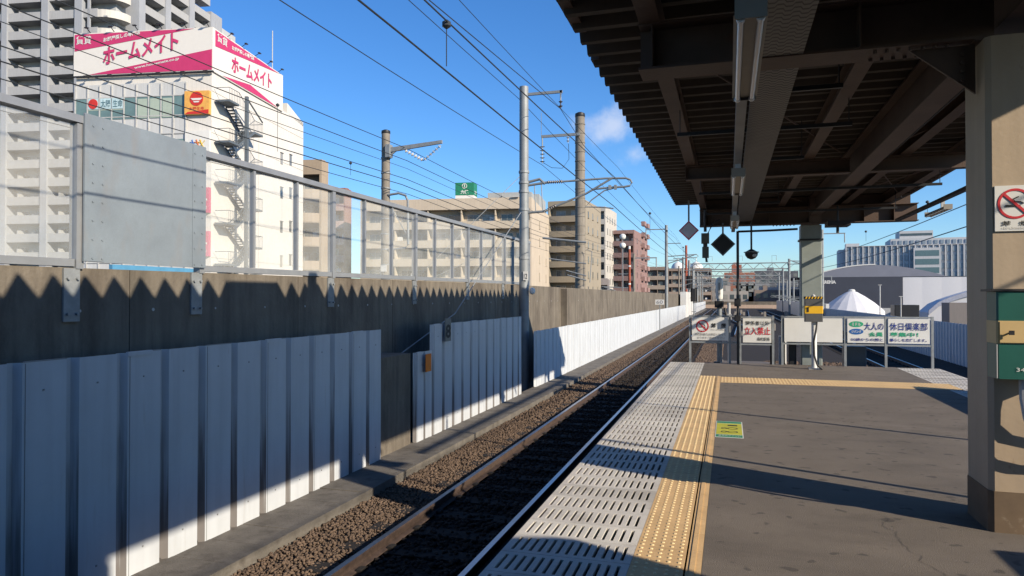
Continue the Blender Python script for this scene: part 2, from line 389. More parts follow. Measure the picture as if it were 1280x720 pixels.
# slotted edge tiles (one mesh of paving: tiles with open slots)
def edge_tiles(x0, x1, y_start, y_end, name):
    b = MB(); py = .325; y = y_start; ns = 14
    while y < y_end - .01:
        y1 = min(y + py - .005, y_end); g = (x1 - x0) / ns
        b.m = random.choice((0, 0, 2, 3))
        ya, yb = y + .042, y1 - .042
        # solid strips before and after the slots
        b.box(x0, x1, y, ya, -.03, 0); b.box(x0, x1, yb, y1, -.03, 0)
        for k in range(ns):
            b.box(x0 + k * g + (0 if k == 0 else .011), x0 + (k + 1) * g - (0 if k == ns - 1 else .011), ya, yb, -.03, 0)
        y += py
    b.m = 1; b.box(x0, x1, y_start, y_end, -.045, -.0296)
    o = b.build(name, [M['tile'], M['slot'], M['tile2'], M['tile3']], loc=(x0, y_start, 0)); tag(o, kind='structure'); return o
edge_tiles(XL, -.555, 3.2, YE - .1, 'platform_edge_tiles')
edge_tiles(XR - .83, XR, 10.0, YE - .1, 'platform_edge_tiles')
# tactile paving: 0.4 m band with five dot columns, a slit and a raised inner bar
tb = MB(); py = .325; y = 3.2
while y < 14.25:
    y1 = y + py - .004
    tb.m = random.choice((0, 0, 3)); tb.box(-.553, -.253, y, y1, -.03, .001); tb.box(-.241, -.157, y, y1, -.03, .001)
    tb.box(-.222, -.192, y, y1, .001, .006)
    for i in range(5):
        for j in range(5):
            cx = -.553 + .03 + i * .06; cy = y + .034 + j * .064
            tb.m = 1; n = len(tb.v)
            for (r, z) in ((.013, .001), (.008, .006)):
                for k in range(6): tb.v.append((cx + r * math.cos(k * 1.047), cy + r * math.sin(k * 1.047), z))
            for k in range(6): tb.face((n + k, n + (k + 1) % 6, n + 6 + (k + 1) % 6, n + 6 + k))
            tb.face([n + 6 + k for k in range(6)])
    y += py
tb.m = 2; tb.box(-.553, -.157, 3.2, 14.4, -.045, -.0296)
tag(tb.build('tactile_paving', [M['tact'], M['tact_dot'], M['slot'], M['tact2']], loc=(-.55, 3.2, 0)), kind='structure')
# across the platform end
tb = MB(); x = -.155
while x < 3.5:
    for y in (13.52, 13.83, 14.14):
        tb.m = 0; tb.box(x, x + .296, y, y + .296, .0, .004)
        for i in range(5):
            for j in range(5):
                cx = x + .03 + i * .06; cy = y + .03 + j * .06
                tb.m = 1; tb.box(cx - .009, cx + .009, cy - .009, cy + .009, .004, .009)
    x += .3
tag(tb.build('tactile_paving', [M['tact'], M['tact_dot']], loc=(0, 14, 0)), kind='structure')
# yellow sticker on the asphalt: shoe outlines
st = T('floor_sticker', 'yellow and green queue sticker with shoe outlines stuck on the asphalt', 'sticker', (0, 8.8, .004))
MB().box(-.155, .15, 8.22, 9.28, .002, .004).build('backing', M['white'], st)
MB().box(-.145, .14, 8.40, 9.12, .004, .0055).build('yellow_field', M['ygreen'], st)
g = MB(); g.box(-.145, .14, 8.24, 8.38, .004, .0055); g.box(-.145, .14, 9.14, 9.26, .004, .0055); g.build('green_band', M['sgreen'], st)
def ring(b, cx, cy, ax, ay, t_, z0, z1, n=20):
    for k in range(n):
        a0, a1 = 2 * math.pi * k / n, 2 * math.pi * (k + 1) / n
        b.prism([(cx + ax * math.cos(a0), cy + ay * math.sin(a0), z0), (cx + ax * math.cos(a1), cy + ay * math.sin(a1), z0),
                 (cx + (ax - t_) * math.cos(a1), cy + (ay - t_ * 1.6) * math.sin(a1), z0), (cx + (ax - t_) * math.cos(a0), cy + (ay - t_ * 1.6) * math.sin(a0), z0)], (0, 0, z1 - z0))
g = MB()
for cy in (8.56, 8.78):
    ring(g, .035, cy, .06, .065, .012, .0055, .007); ring(g, -.06, cy, .035, .05, .012, .0055, .007)
g.box(-.02, .09, 8.95, 9.02, .0055, .007)
g.build('shoe_marks', M['ink'], st)
text('足元のラインに', M['white'], st, (-.12, 8.27, .0057), .24, .08, uy=(0, 1, 0), thick=.001)

# concrete ledge (cable trough) along the wall
b = MB(); y = 1.0
while y < 150:
    L = .5 if y < 40 else 5
    dz = random.uniform(-.004, .004)
    b.box(-5.08, -4.40, y, y + L - .012, -.93, -.882 + dz)
    y += L
b.m = 1; b.box(-4.40, -4.34, 1, 150, -1.08, -.878); b.box(-5.2, -4.41, 1, 150, -1.08, -.935)
tag(b.build('cable_trough_kerb', [M['concrete2'], M['concrete2']], loc=(-4.7, 1, -.9)), kind='structure')

# ballast: sheet with real stones on top
def stones(name, regions, z, mt, seed):
    rng = np.random.default_rng(seed); V = []; F = []; base = 0
    ico = np.array([(0, 0, 1), (.894, 0, .447), (.276, .851, .447), (-.724, .526, .447), (-.724, -.526, .447), (.276, -.851, .447),
                    (.724, .526, -.447), (-.276, .851, -.447), (-.894, 0, -.447), (-.276, -.851, -.447), (.724, -.526, -.447), (0, 0, -1)])
    fc = np.array([(0, 1, 2), (0, 2, 3), (0, 3, 4), (0, 4, 5), (0, 5, 1), (1, 6, 2), (2, 7, 3), (3, 8, 4), (4, 9, 5), (5, 10, 1),
                   (2, 6, 7), (3, 7, 8), (4, 8, 9), (5, 9, 10), (1, 10, 6), (6, 11, 7), (7, 11, 8), (8, 11, 9), (9, 11, 10), (10, 11, 6)])
    for (x0, x1, y0, y1, dens, s0, s1) in regions:
        n = int((x1 - x0) * (y1 - y0) * dens)
        c = np.stack([rng.uniform(x0, x1, n), rng.uniform(y0, y1, n), z + rng.uniform(-.015, .03, n)], 1)
        sc = rng.uniform(s0, s1, (n, 1, 1)) * rng.uniform(.6, 1.25, (n, 1, 3)) * np.array([1, 1, .75])
        v = ico[None] * (1 + rng.uniform(-.25, .25, (n, 12, 1))) * sc
        a = rng.uniform(0, 6.28, n); ca, sa = np.cos(a), np.sin(a)
        v = np.stack([v[:, :, 0] * ca[:, None] - v[:, :, 1] * sa[:, None], v[:, :, 0] * sa[:, None] + v[:, :, 1] * ca[:, None], v[:, :, 2]], 2) + c[:, None]
        V.append(v.reshape(-1, 3)); F.append((fc[None] + (base + np.arange(n) * 12)[:, None, None]).reshape(-1, 3)); base += n * 12
    V = np.concatenate(V); F = np.concatenate(F)
    me = bpy.data.meshes.new(name); me.vertices.add(len(V)); me.vertices.foreach_set('co', V.ravel())
    me.loops.add(F.size); me.loops.foreach_set('vertex_index', F.ravel()); me.polygons.add(len(F))
    me.polygons.foreach_set('loop_start', np.arange(len(F)) * 3); me.update(calc_edges=True); me.materials.append(mt)
    o = bpy.data.objects.new(name, me); col.objects.link(o); return o
o = stones('ballast', [(-4.33, -3.40, 3.0, 14, 2200, .011, .023), (-4.33, -3.40, 14, 45, 500, .02, .035), 
                       (-1.3, -.3, 17.6, 40, 380, .03, .05), (-4.33, -3.4, 45, 90, 60, .05, .08), (1.3, 4.9, 17.8, 30, 160, .03, .05)], -1.0, M['ballast'], 3)
tag(o, 'brown crushed stone ballast around the rails', 'ballast', kind='stuff')
o = stones('ballast', [(-3.25, -1.45, 5, 26, 330, .018, .034), (-3.25, -1.45, 26, 60, 90, .03, .05)], -.985, mat('shaded ballast', (.035, .026, .02), .95, .4, 9), 9)  # darker copy of the ballast, platform shade put into its colour
tag(o, 'ballast between the rails of the near track, darkened in colour for the platform shade', 'ballast', kind='stuff')
b = MB(); b.box(-5.2, 9.3, -14, 200, -1.059, -1.0); tag(b.build('ballast_bed', M['bed'], loc=(0, 0, -1.03)), kind='structure')

# tracks
def rail_mesh(y0, y1, name):
    prof = [(-.064, -.115), (.064, -.115), (.064, -.105), (.009, -.09), (.009, -.04), (.033, -.034), (.033, -.004), (.028, 0), (-.028, 0), (-.033, -.004), (-.033, -.034), (-.009, -.04), (-.009, -.09), (-.064, -.105)]
    b = MB(); n = len(prof)
    b.v += [(x, y0, z) for x, z in prof] + [(x, y1, z) for x, z in prof]
    for i in range(n):
        j = (i + 1) % n; b.m = 1 if i in (7,) else 0
        b.face((i, j, n + j, n + i))
    b.m = 0; b.face(range(n)); b.face(range(2 * n - 1, n - 1, -1))
    return b
def track(xc, y0, y1, label, rot=0, sl=True, oy=0):
    t = T('railway_track', label, 'railway track', (xc, oy, -.85), rot)
    for s_ in (-1, 1):
        r_ = rail_mesh(y0, y1, 'rail').build('rail', [M['rust'], M['railtop']], t, local=True); r_.location = (s_ * .5535, 0, 0)
    if sl:
        sm = MB()
        sm.prism([(-1.0, -.12, -.30), (1.0, -.12, -.30), (1.0, .12, -.30), (-1.0, .12, -.30)], (0, 0, .18))
        for s_ in (-1, 1):
            for q in (-1, 1): sm.box(s_ * .5535 + q * .085 - .025, s_ * .5535 + q * .085 + .025, -.05, .05, -.12, -.085)
        first = None; ny = int((y1 - y0) / .62); yy = max(y0, 3.4)
        for k in range(100):
            if first is None:
                first = sm.build('sleeper', M['sleeper'], t, local=True); q = first
            else:
                q = first.copy(); col.objects.link(q); q.parent = t
            q.location = (0, yy + k * .62, 0)
        b = MB(); k = 100
        while yy + k * .62 < y1:
            b.box(-1, 1, yy + k * .62 - .12, yy + k * .62 + .12, -.30, -.12); k += 1
        if b.v:
            o = b.build('sleepers', M['sleeper'], t, local=True); o['kind'] = 'stuff'
    return t
track(-2.77, -14, 150, 'near railway track in the platform shadow, beside the white fence')
track(5.70, -14, 130, 'railway track right of the platform behind the sign fence')
track(.9, 0, 90, 'branching track beyond the platform ramp, middle of the yard', R(-1.2), False, 48)
track(2.2, 0, 80, 'branching track curving off to the left across the yard', R(3.2), False, 55)
# flange-side check on far ground: pale transverse parapet closing the yard
b = MB(); b.box(-5.2, 12, 172, 172.4, -1.06, .55); b.m = 1; b.box(-5.2, 12, 171.7, 171.99, -1.06, -.2)
tag(b.build('far_parapet_wall', [M['concrete'], mat('pale brick', (.55, .40, .30), .8)], loc=(3, 172, -1)), 'long low concrete parapet with a pale orange base across the far end of the tracks', 'wall')

# left concrete wall in pours, with joints
def wall_top(y): return EYE + 5.85 / 5.7 * (.235 + .0062 * min(y, 18.4)) if y < 18.4 else 1.905
b = MB(); y = -12
while y < 168:
    L = 2.97 if y < 20 else 5
    y1 = min(y + L, 168); z0, z1 = wall_top(y), wall_top(y1 - .001)
    b.prism([(-5.85, y, -1.06), (-5.85, y1 - .012, -1.06), (-5.85, y1 - .012, z1), (-5.85, y, z0)], (-.22, 0, 0))
    b.box(-6.04, -5.87, y1 - .012, y1, -1.06, z1 - .01)
    y = y1
cw = T('concrete_wall', 'long stained grey concrete wall left of the tracks carrying the clear noise fence', 'wall', (-5.9, 0, -1))
b.build('wall', M['concrete'], cw)
b = MB()
for k in range(60):
    for z in (1.42,):
        cy = 1.5 + k * .93 + random.uniform(-.03, .03); rr = random.uniform(.012, .02)
        b.prism([(-5.849, cy + rr * math.cos(q * 1.047), z + random.uniform(-.01, .01) * 0 + rr * math.sin(q * 1.047)) for q in range(6)], (.004, 0, 0))
b.build('tie_hole_plugs', M['lgrey'], cw)
b = MB(); b.box(-5.848, -5.62, 25.3, 26.6, -1.06, 1.86); b.build('buttress', M['concrete'], cw)
b = MB()
for yy, hh in ((5.12, .5), (6.74, .48), (9.62, .45), (12.65, .45), (15.6, .4), (18.3, .4)):
    b = MB(); b.box(-5.847, -5.825, yy - .08, yy + .09, wall_top(yy) - hh, wall_top(yy) - .005)
    for dz in (.1, hh - .07):
        for dy in (-.045, .055): b.tube([(-5.826, yy + dy, wall_top(yy) - dz), (-5.80, yy + dy, wall_top(yy) - dz)], .015, 6)
    b.build('anchor_plate', M['galv'], cw)

# noise fence on the wall
ZT = 3.255
nf = T('noise_fence', 'clear panelled noise fence with aluminium posts on top of the concrete wall', 'fence', (-5.9, 0, 1.8))
mains = [2.25, 5.20, 6.82, 9.69, 12.72, 15.65, 18.5, 20.96]
bz = lambda yy: wall_top(yy) + .012
post0 = None
for i, yy in enumerate(mains):
    b = MB(); b.box(-5.905, -5.815, yy - .04, yy + .04, bz(yy) - .02, ZT - .075); b.build('post', M['alu'], nf)
for a, c in zip(mains, mains[1:]):
    if a == 5.20: continue
    b = MB(); b.prism([(-5.925, a + .05, bz(a) + .001), (-5.925, c - .05, bz(c) + .001), (-5.925, c - .05, bz(c) + .07), (-5.925, a + .05, bz(a) + .07)], (.10, 0, 0)); b.build('bottom_rail', M['alu'], nf)
    k = 3 if c - a > 2 else 1
    for q in range(1, k):
        ym = a + (c - a) * q / k
        MB().box(-5.895, -5.825, ym - .02, ym + .02, bz(ym) + .075, ZT - .075).build('post', M['alu'], nf)
    for q in range(k):
        ya = a + (c - a) * q / k + .05; yb = a + (c - a) * (q + 1) / k - .05
        MB().prism([(-5.866, ya, bz(ya) + .074), (-5.866, yb, bz(yb) + .074), (-5.866, yb, ZT - .076), (-5.866, ya, ZT - .076)], (.008, 0, 0)).build('clear_panel', M['glass'], nf)
MB().box(-5.93, -5.80, 2.2, 5.245, ZT - .07, ZT).build('top_rail', M['alu'], nf)
MB().box(-5.93, -5.80, 6.77, 21.0, ZT - .07, ZT).build('top_rail', M['alu'], nf)
def galv_mat():
    m = mat('weathered galvanised sheet', (.27, .32, .36), .62, .10, 2.2, metal=.15, c2=(.22, .26, .295), fine=.1, bump=.04)
    t = m.node_tree; b = t.nodes['Principled BSDF']; src = b.inputs['Base Color'].links[0].from_socket
    tcn = t.nodes.new('ShaderNodeTexCoord'); mp = t.nodes.new('ShaderNodeMapping'); mp.inputs['Scale'].default_value = (1, 3.5, 1.1); mp.inputs['Rotation'].default_value = (R(25), 0, 0)
    t.links.new(tcn.outputs['Object'], mp.inputs[0])
    no = t.nodes.new('ShaderNodeTexNoise'); no.inputs['Scale'].default_value = 1.6; no.inputs['Detail'].default_value = 5; t.links.new(mp.outputs[0], no.inputs[0])
    mr = t.nodes.new('ShaderNodeMapRange'); mr.inputs[1].default_value = .55; mr.inputs[2].default_value = .75; mr.inputs[3].default_value = 0; mr.inputs[4].default_value = .55
    t.links.new(no.outputs[0], mr.inputs[0]); mx = t.nodes.new('ShaderNodeMix'); mx.data_type = 'RGBA'
    t.links.new(mr.outputs[0], mx.inputs[0]); t.links.new(src, mx.inputs[6]); mx.inputs[7].default_value = (.22, .21, .205, 1)
    t.links.new(mx.outputs[2], b.inputs['Base Color']); return m
b = MB(); b.box(-5.80, -5.785, 5.21, 6.83, 1.885, ZT + .03)
b.box(-5.7849, -5.779, 5.21, 5.44, 1.89, ZT + .02); b.box(-5.7849, -5.779, 6.62, 6.83, 1.89, ZT + .02)
for yy in (5.30, 5.41, 6.65, 6.77):
    for k in range(8): b.tube([(-5.779, yy, 1.92 + k * .18), (-5.771, yy, 1.92 + k * .18)], .011, 6)
b.build('steel_sheet', galv_mat(), nf)
tag(MB().box(-14.1, -14.0, 13.4, 16.2, -1.05, 2.33).build('blue_fence', mat('cyan sheet', (.10, .30, .48), .5), loc=(-14, 14, -1)), 'bright blue sheeting glimpsed through the gap under the galvanised steel sheet', 'fence')

# white corrugated steel fence
def corr(y0, y1, z0, z1, X, label, rib=.485, far=False, dirty=True):
    t = T('corrugated_fence', label, 'fence', (X, (y0 + y1) / 2, z0), group=None)
    b = MB(); y = y0; d = .05; k = 0
    while y < y1 - .05:
        ye = min(y + rib, y1); g = (.032 + random.uniform(-.008, .014)) * rib / .485; s_ = .038 * rib / .485
        prof = [(X - d, y), (X - d, y + g), (X, y + g + s_), (X, ye - s_), (X - d, ye)]
        for i in range(4):
            (xa, ya), (xb, yb) = prof[i], prof[i + 1]
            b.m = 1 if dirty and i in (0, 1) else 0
            zz0 = z0 + (0.02 if i == 0 else -.015)
            b.poly([(xa, ya, zz0), (xb, yb, zz0), (xb, yb, z1), (xa, ya, z1)])
            b.poly([(xa - .003, ya, z1), (xb - .003, yb, z1), (xb - .003, yb, zz0), (xa - .003, ya, zz0)])
            b.poly([(xa, ya, z1), (xb, yb, z1), (xb - .003, yb, z1), (xa - .003, ya, z1)])
        if not far and k % 2 == 0:
            b.m = 2; ys = y + g + s_ + .02
            b.box(X + .0005, X + .004, ys, ys + .004, z0, z1 - .01); b.box(X - .02, X + .003, ys - .004, ye - s_, z1 - .001, z1 + .006)
            if k % 4 == 0: b.m = 0; b.box(X - .02, X + .008, y + g + s_, ye - s_ - .1, z1 - .03, z1 + .008)
        y = ye; k += 1
    if dirty:
        b.m = 2; yy = y0 + .25
        while yy < y1 - .1:
            for zz in (z0 + .22, z1 - .22): b.box(X + .0005, X + .006, yy - .007, yy + .007, zz - .007, zz + .007)
            yy += rib
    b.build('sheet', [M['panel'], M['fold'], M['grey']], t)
    return t
FZ = -.885
corr(1.0, 9.70, FZ, 1.065, -5.0, 'nearest long run of tall white corrugated fence in front of the dark wall')
corr(10.9, 11.6, FZ, .62, -5.0, 'short low piece of white corrugated fence carrying the orange plate', .35)
corr(11.6, 17.26, FZ, 1.065, -5.0, 'second run of tall white corrugated fence carrying the number plate', .485)
corr(18.6, 55, FZ, .63, -5.0, 'lower sunlit run of white corrugated fence past the steel pole', .485, False, False)
corr(55.1, 165, FZ, .63, -5.0, 'farthest run of low white corrugated fence near the signals', .97, True)
o = tag(MB().cbox(-5.6, -5.06, 9.75, 10.85, -1.05, .62, .02).build('concrete_box', M['concrete'], loc=(-5.3, 10.3, -1)), 'stained concrete cabinet filling the gap between two white fence runs', 'concrete box')
o = tag(MB().box(-4.93, -4.915, 11.14, 11.36, .28, .58).build('marker_plate', M['orange'], loc=(-4.92, 11.2, .4)), 'small plain orange plate fixed to the short low fence piece', 'marker plate')
mp_ = T('number_plate', 'dark plate with the number 8 on top of the white corrugated fence', 'number plate', (-4.9, 12.2, 1))
b = MB().box(-4.96, -4.945, 12.07, 12.35, .74, 1.16); b.build('plate', mat('plate grey', (.22, .22, .2), .6), mp_)
text('8', M['ink'], mp_, (-4.942, 12.08, .80), .24, .25, ux=(0, 1, 0), thick=.002, bold=.03)

# right-hand fence
corr2 = corr(12, 75, -1.03, .56, 8.3, 'blue-grey corrugated fence beyond the right-hand track', .40, True, False)
# mirror: the fence on the right faces the other way, ribs towards the track
b = MB(); b.box(8.35, 8.43, 12, 75, -1.05, .50); tag(b.build('fence_backing_wall', M['concrete'], loc=(8.4, 40, 0)), 'low concrete wall directly behind the right-hand corrugated fence', 'wall')
b = MB(); b.box(9.0, 9.3, 75, 150, -1.05, .9); tag(b.build('white_barrier', M['white'], loc=(9, 100, 0)), 'white painted barrier wall far along the right side of the yard', 'wall')

# ramp beyond the platform
b = MB(); b.prism([(-.2, 17.56, -1.03), (-.2, 27, -1.03), (-.2, 27, -.75), (-.2, 17.56, -.02)], (1.45, 0, 0)); b.m = 1
b.prism([(-.35, 17.56, -1.03), (-.35, 27, -1.03), (-.35, 27, -.72), (-.35, 17.56, .02)], (.149, 0, 0))
tag(b.build('ramp', [M['asphalt'], M['concrete2']], loc=(.5, 17.6, 0)), kind='structure')

# ================================================================== CANOPY
cn = T('platform_canopy', 'brown steel platform canopy with corrugated roof over the right half', 'canopy', (1.8, 5.6, 0))
RX0, RX1, RY0, RY1 = -1.28, 3.86, -12, 18.1
b = MB(); p = 1 / 3; y = RY0; zb, zt = 3.86, 4.055
pr = []
while y < RY1:
    pr += [(y, zb), (y + .075, zb), (y + .19, zt), (y + .218, zt)]; y += p
pr.append((y, zb))
for (a, c) in zip(pr, pr[1:]):
    b.poly([(RX0, a[0], a[1]), (RX1, a[0], a[1]), (RX1, c[0], c[1]), (RX0, c[0], c[1])])
    b.poly([(RX0, a[0], a[1] + .006), (RX0, c[0], c[1] + .006), (RX1, c[0], c[1] + .006), (RX1, a[0], a[1] + .006)])
    for xx in (RX0, RX1): b.poly([(xx, a[0], a[1]), (xx, c[0], c[1]), (xx, c[0], c[1] + .006), (xx, a[0], a[1] + .006)])
b.build('roof', M['roof'], cn)
MB().box(RX1 + .002, RX1 + .07, RY0, RY1, 3.857, 4.07).build('eave_gutter', M['beam'], cn)
MB().box(-1.3, -1.2, 5.25, 6.2, 3.9, 4.05).build('shadow_edge_box', M['beam'], cn); MB().box(-1.3, -1.22, 6.95, 7.15, 3.9, 4.2).build('shadow_edge_box', M['beam'], cn)  # boxes added to shape the roof's shadow edge on the wall
for (x, wd) in ((-.575, .155), (1.17, .15), (2.5, .15), (3.35, .15)):
    ibeam_y(MB(), x, wd, RY0, 17.9, 3.655, 3.855, .014).build('purlin', M['beam'], cn)
# central girder between the columns
b = MB(); ibeam_y(b, 1.89, .23, -6.2, 17.35, 3.41, 3.84, .022); b.build('main_girder', M['beam'], cn)
for (yy, z0, z1, x0, x1, wd) in ((5.66, 3.30, 3.66, -.66, 3.8, .30), (-6.3, 3.3, 3.66, -.66, 3.8, .3), (11.8, 3.43, 3.652, -.66, 3.8, .18), (-.2, 3.43, 3.652, -.66, 3.8, .18), (17.6, 3.23, 3.62, -.66, 3.98, .30)):
    b = MB()
    # two arms so the girder never passes through the central one
    ibeam_x(b, yy, wd, x0, 1.76, z0, z1, .018); ibeam_x(b, yy, wd, 2.02, x1, z0, z1, .018)
    if wd > .2:
        b.box(1.60, 2.0, yy - wd / 2 - .004, yy + wd / 2 + .004, z0 - .012, z0 - .001)
        for xx in (x0 + .1, .35, .9, 2.9, 3.5): b.box(xx - .006, xx + .006, yy - wd / 2 + .01, yy - .01, z0 + .019, z1 - .019)
        for k in range(7):
            for q in (-1, 1): b.tube([(1.0 + k * .075, yy + q * .09, z0 - .001), (1.0 + k * .075, yy + q * .09, z0 - .022)], .014, 6)
    else:
        b.box(x0, x0 + .01, yy - .08, yy + .08, z0, z1)
    b.build('cross_girder', M['beam'], cn)
MB().box(-.66, 1.76, 17.6, 17.62, 3.622, 3.853).build('closure_plate', M['beam'], cn)
MB().box(2.02, 3.85, 17.6, 17.62, 3.622, 3.853).build('closure_plate', M['beam'], cn)
MB().box(1.7601, 2.0199, 17.47, 17.73, 3.232, 3.852).build('end_block', M['beam'], cn)
# wind bracing, hangers
b = MB()
for (a, c) in (((-.5, 6.1), (1.6, 11.5)), ((2.1, 6.1), (3.6, 11.5)), ((2.1, 12.1), (3.6, 17.2)), ((-.5, 12.1), (1.6, 17.2)), ((3.6, 6.1), (2.1, 11.5)), ((3.6, 12.1), (2.1, 17.2)), ((.3, .2), (1.6, 5.2))):
    b.tube([(a[0], a[1], 3.70), (c[0], c[1], 3.70)], .011, 6)
b.build('bracing_rods', M['beam'], cn)
for (yy, xa, xb) in ((6.7, .15, .95), (8.2, -.55, 1.25), (10.0, .15, .95), (13.0, -.5, 3.3), (14.6, .15, .95), (16.2, -.5, 3.3)):
    h_ = MB().box(xa, xb, yy - .02, yy + .02, 3.36, 3.40).build('hanger_bar', M['dark'], cn)
    for xx in (xa + .03, xb - .03): MB().tube([(xx, yy, 3.40), (xx, yy, 3.87)], .006, 5).build('rod', M['dark'], h_)
b = MB(); b.box(.19, .52, -6, 17.4, 3.31, 3.318); b.box(.19, .195, -6, 17.4, 3.318, 3.345); b.box(.515, .52, -6, 17.4, 3.318, 3.345)
b.build('cable_tray', M['tray'], cn)
b = MB(); b.box(.06, .14, -4, 17.3, 3.06, 3.12)
for yy in (3.0, 5.3, 8.0, 11.5, 14.0, 16.8): b.tube([(.1, yy, 3.12), (.1, yy, 3.31)], .008, 6)
b.build('lamp_duct', M['grey'], cn)
b = MB()
for x in (2.08, 2.16, 2.24): b.tube([(x, 2, 3.62), (x, 17.3, 3.62)], .012, 6)
b.tube([(.2, 17.3, 3.07), (.9, 17.32, 3.08), (1.5, 17.35, 3.1)], .025, 8)
b.build('conduits', M['dark'], cn)
# columns (parts of the canopy)
for i, (yc, cm) in enumerate(((5.675, 'cream'), (17.93, 'colb'))):
    if cm == 'cream':
        b = MB(); b.m = 0; b.cbox(1.645, 2.11, 5.44, 5.91, .27, 3.29, .03)
        b.m = 1; b.cbox(1.640, 2.115, 5.435, 5.915, .0, .27, .03)
        c_ = b.build('column', [M['cream'], M['colbase']], cn)
    else:
        b = MB(); b.cbox(1.60, 2.05, 17.72, 18.16, -1, 3.22, .02); b.m = 1; b.box(1.57, 2.08, 17.69, 18.19, 2.86, 2.90)
        c_ = b.build('column', [mat('grey green column', (.26, .29, .27), .6, .1), M['dark']], cn)
b = MB().cbox(1.645, 2.11, -6.5, -6.05, 0, 3.29, .03).build('column', M['cream'], cn)
# haunch plates at the near column
b = MB(); b.prism([(1.63, 5.60, 3.29), (1.22, 5.60, 3.29), (1.63, 5.60, 2.95)], (0, .02, 0))
for k in range(4): b.tube([(1.55, 5.598, 3.05 + k * .06), (1.55, 5.58, 3.05 + k * .06)], .014, 6)
b.build('haunch_plate', M['beam'], cn)

# fluorescent fixtures hung under the duct
def fixture(x, y, z, label, L=1.4, grp='fluorescent lamps hanging under the canopy duct', tilt=0):
    t = T('fluorescent_lamp', label, 'lamp', (x, y, z), 0, grp)
    b = MB(); b.prism([(-.075, 0, 0), (.075, 0, 0), (.035, 0, .045), (-.035, 0, .045)], (0, L, 0)); b.build('housing', M['lamp_tan'], t, local=True)
    for (ya, yb, yc, yd) in ((-.012, .0, .0, .03), (L, L + .012, L - .03, L)):
        b = MB(); b.box(-.07, .07, ya, yb, -.02, .07); b.m = 1
        for s_ in (-1, 1): b.tube([(s_ * .043, yc, -.012), (s_ * .043, yd, -.012)], .02, 10)
        b.build('end_cap', [M['lamp_tan'], M['whitep']], t, local=True)
    for s_ in (-1, 1):
        MB().tube([(s_ * .043, .03, -.014), (s_ * .043, L - .03, -.014)], .0145, 12).build('tube', M['tube'], t, local=True, smooth=True)
    MB().box(-.03, .03, .3, .34, .045, .17).build('bracket', M['lgrey'], t, local=True)
    return t
fixture(.10, 3.38, 2.83, 'nearest twin-tube fluorescent lamp, high beside the punched tray')
fixture(.10, 7.8, 2.83, 'second twin-tube fluorescent lamp along the duct, seen small')
fixture(.10, 12.3, 2.83, 'third and smallest twin-tube lamp along the duct, near the canopy end')
rl = fixture(3.72, 14.3, 3.13, 'bright white fluorescent lamp outside the right eave under a black bar', 1.27, None)
tag(MB().box(3.50, 3.60, 6.5, 17.4, 3.22, 3.27).build('hanging_bar', M['dark'], loc=(3.55, 12, 3.2)), 'long black lighting bar hanging along the right eave of the canopy', 'lighting bar')
b = MB().box(2.0, 2.45, 16.3, 16.8, 3.06, 3.16); b.tube([(2.22, 16.5, 3.06), (2.22, 16.5, 2.92)], .03, 8); b.tube([(2.22, 16.5, 3.16), (2.22, 16.5, 3.5)], .02, 6)
tag(b.build('speaker_box', M['dark'], loc=(2.2, 16.5, 3.1)), 'dark box with a short spout hanging under the canopy right of the second column', 'speaker')

# things hanging at the canopy end
def diamond(x, z, half, y, fm, bm, label, ztop):
    t = T('diamond_sign', label, 'sign', (x, y, z), group=None)
    q = half
    b = MB().prism([(x - q, y, z), (x, y, z - q), (x + q, y, z), (x, y, z + q)], (0, .02, 0)); b.build('rim', bm, t)
    q = half * .84
    MB().prism([(x - q, y - .006, z), (x, y - .006, z - q), (x + q, y - .006, z), (x, y - .006, z + q)], (0, .0055, 0)).build('face', fm, t)
    MB().box(x - .02, x + .02, y + .021, y + .05, z - .05, ztop).build('hanger', M['grey'], t)
diamond(-.91, 3.14, .235, 17.45, mat('diamond grey', (.7, .65, .68), .6), M['dkred'], 'grey diamond sign with a thin maroon rim hanging from the left eave', 3.86)
diamond(-.13, 2.80, .28, 17.5, M['dark'], mat('dull rim', (.16, .18, .18), .6), 'black diamond sign with a thin grey rim hanging at the canopy end', 3.3)
sg = T('signal_unit', 'stacked dark signal boxes on a stem hanging between the two diamond signs', 'signal', (-.53, 17.45, 3))
MB().tube([(-.53, 17.45, 3.62), (-.53, 17.45, 3.1)], .035, 8).build('stem', M['dark'], sg)
b = MB(); b.cbox(-.62, -.44, 17.36, 17.54, 2.82, 3.06, .02); b.build('upper_box', mat('olive grey', (.10, .11, .09), .6), sg)
b = MB(); b.cbox(-.60, -.45, 17.37, 17.53, 2.48, 2.74, .02); b.build('lower_box', mat('olive grey', (.10, .11, .09), .6), sg)
b = MB(); b.tube([(-.53, 17.45, 2.74), (-.53, 17.45, 2.82)], .05, 8); b.tube([(-.51, 17.45, 2.48), (-.50, 17.45, 2.38)], .025, 8); b.tube([(-.47, 17.4, 3.05), (-.40, 17.4, 3.2), (-.33, 17.42, 3.32), (-.2, 17.44, 3.38)], .018, 6); b.build('cable', M['dark'], sg)
dc = T('dome_camera', 'round black dome camera hanging on a thin stem at the canopy end', 'camera', (.5, 17.3, 2.6))
MB().tube([(.5, 17.3, 3.35), (.5, 17.3, 2.66)], .022, 8).build('stem', M['dark'], dc)
b = MB().lathe((.5, 17.3, 2.42), [(.02, 0), (.09, .03), (.135, .09), (.145, .14), (.13, .18), (.06, .22), (.02, .24)], 18); b.build('housing', M['black'], dc, smooth=True)
b = MB(); ring(b, .5, 17.3, .17, .17, .012, 2.58, 2.595); b.build('guard_ring', M['grey'], dc)
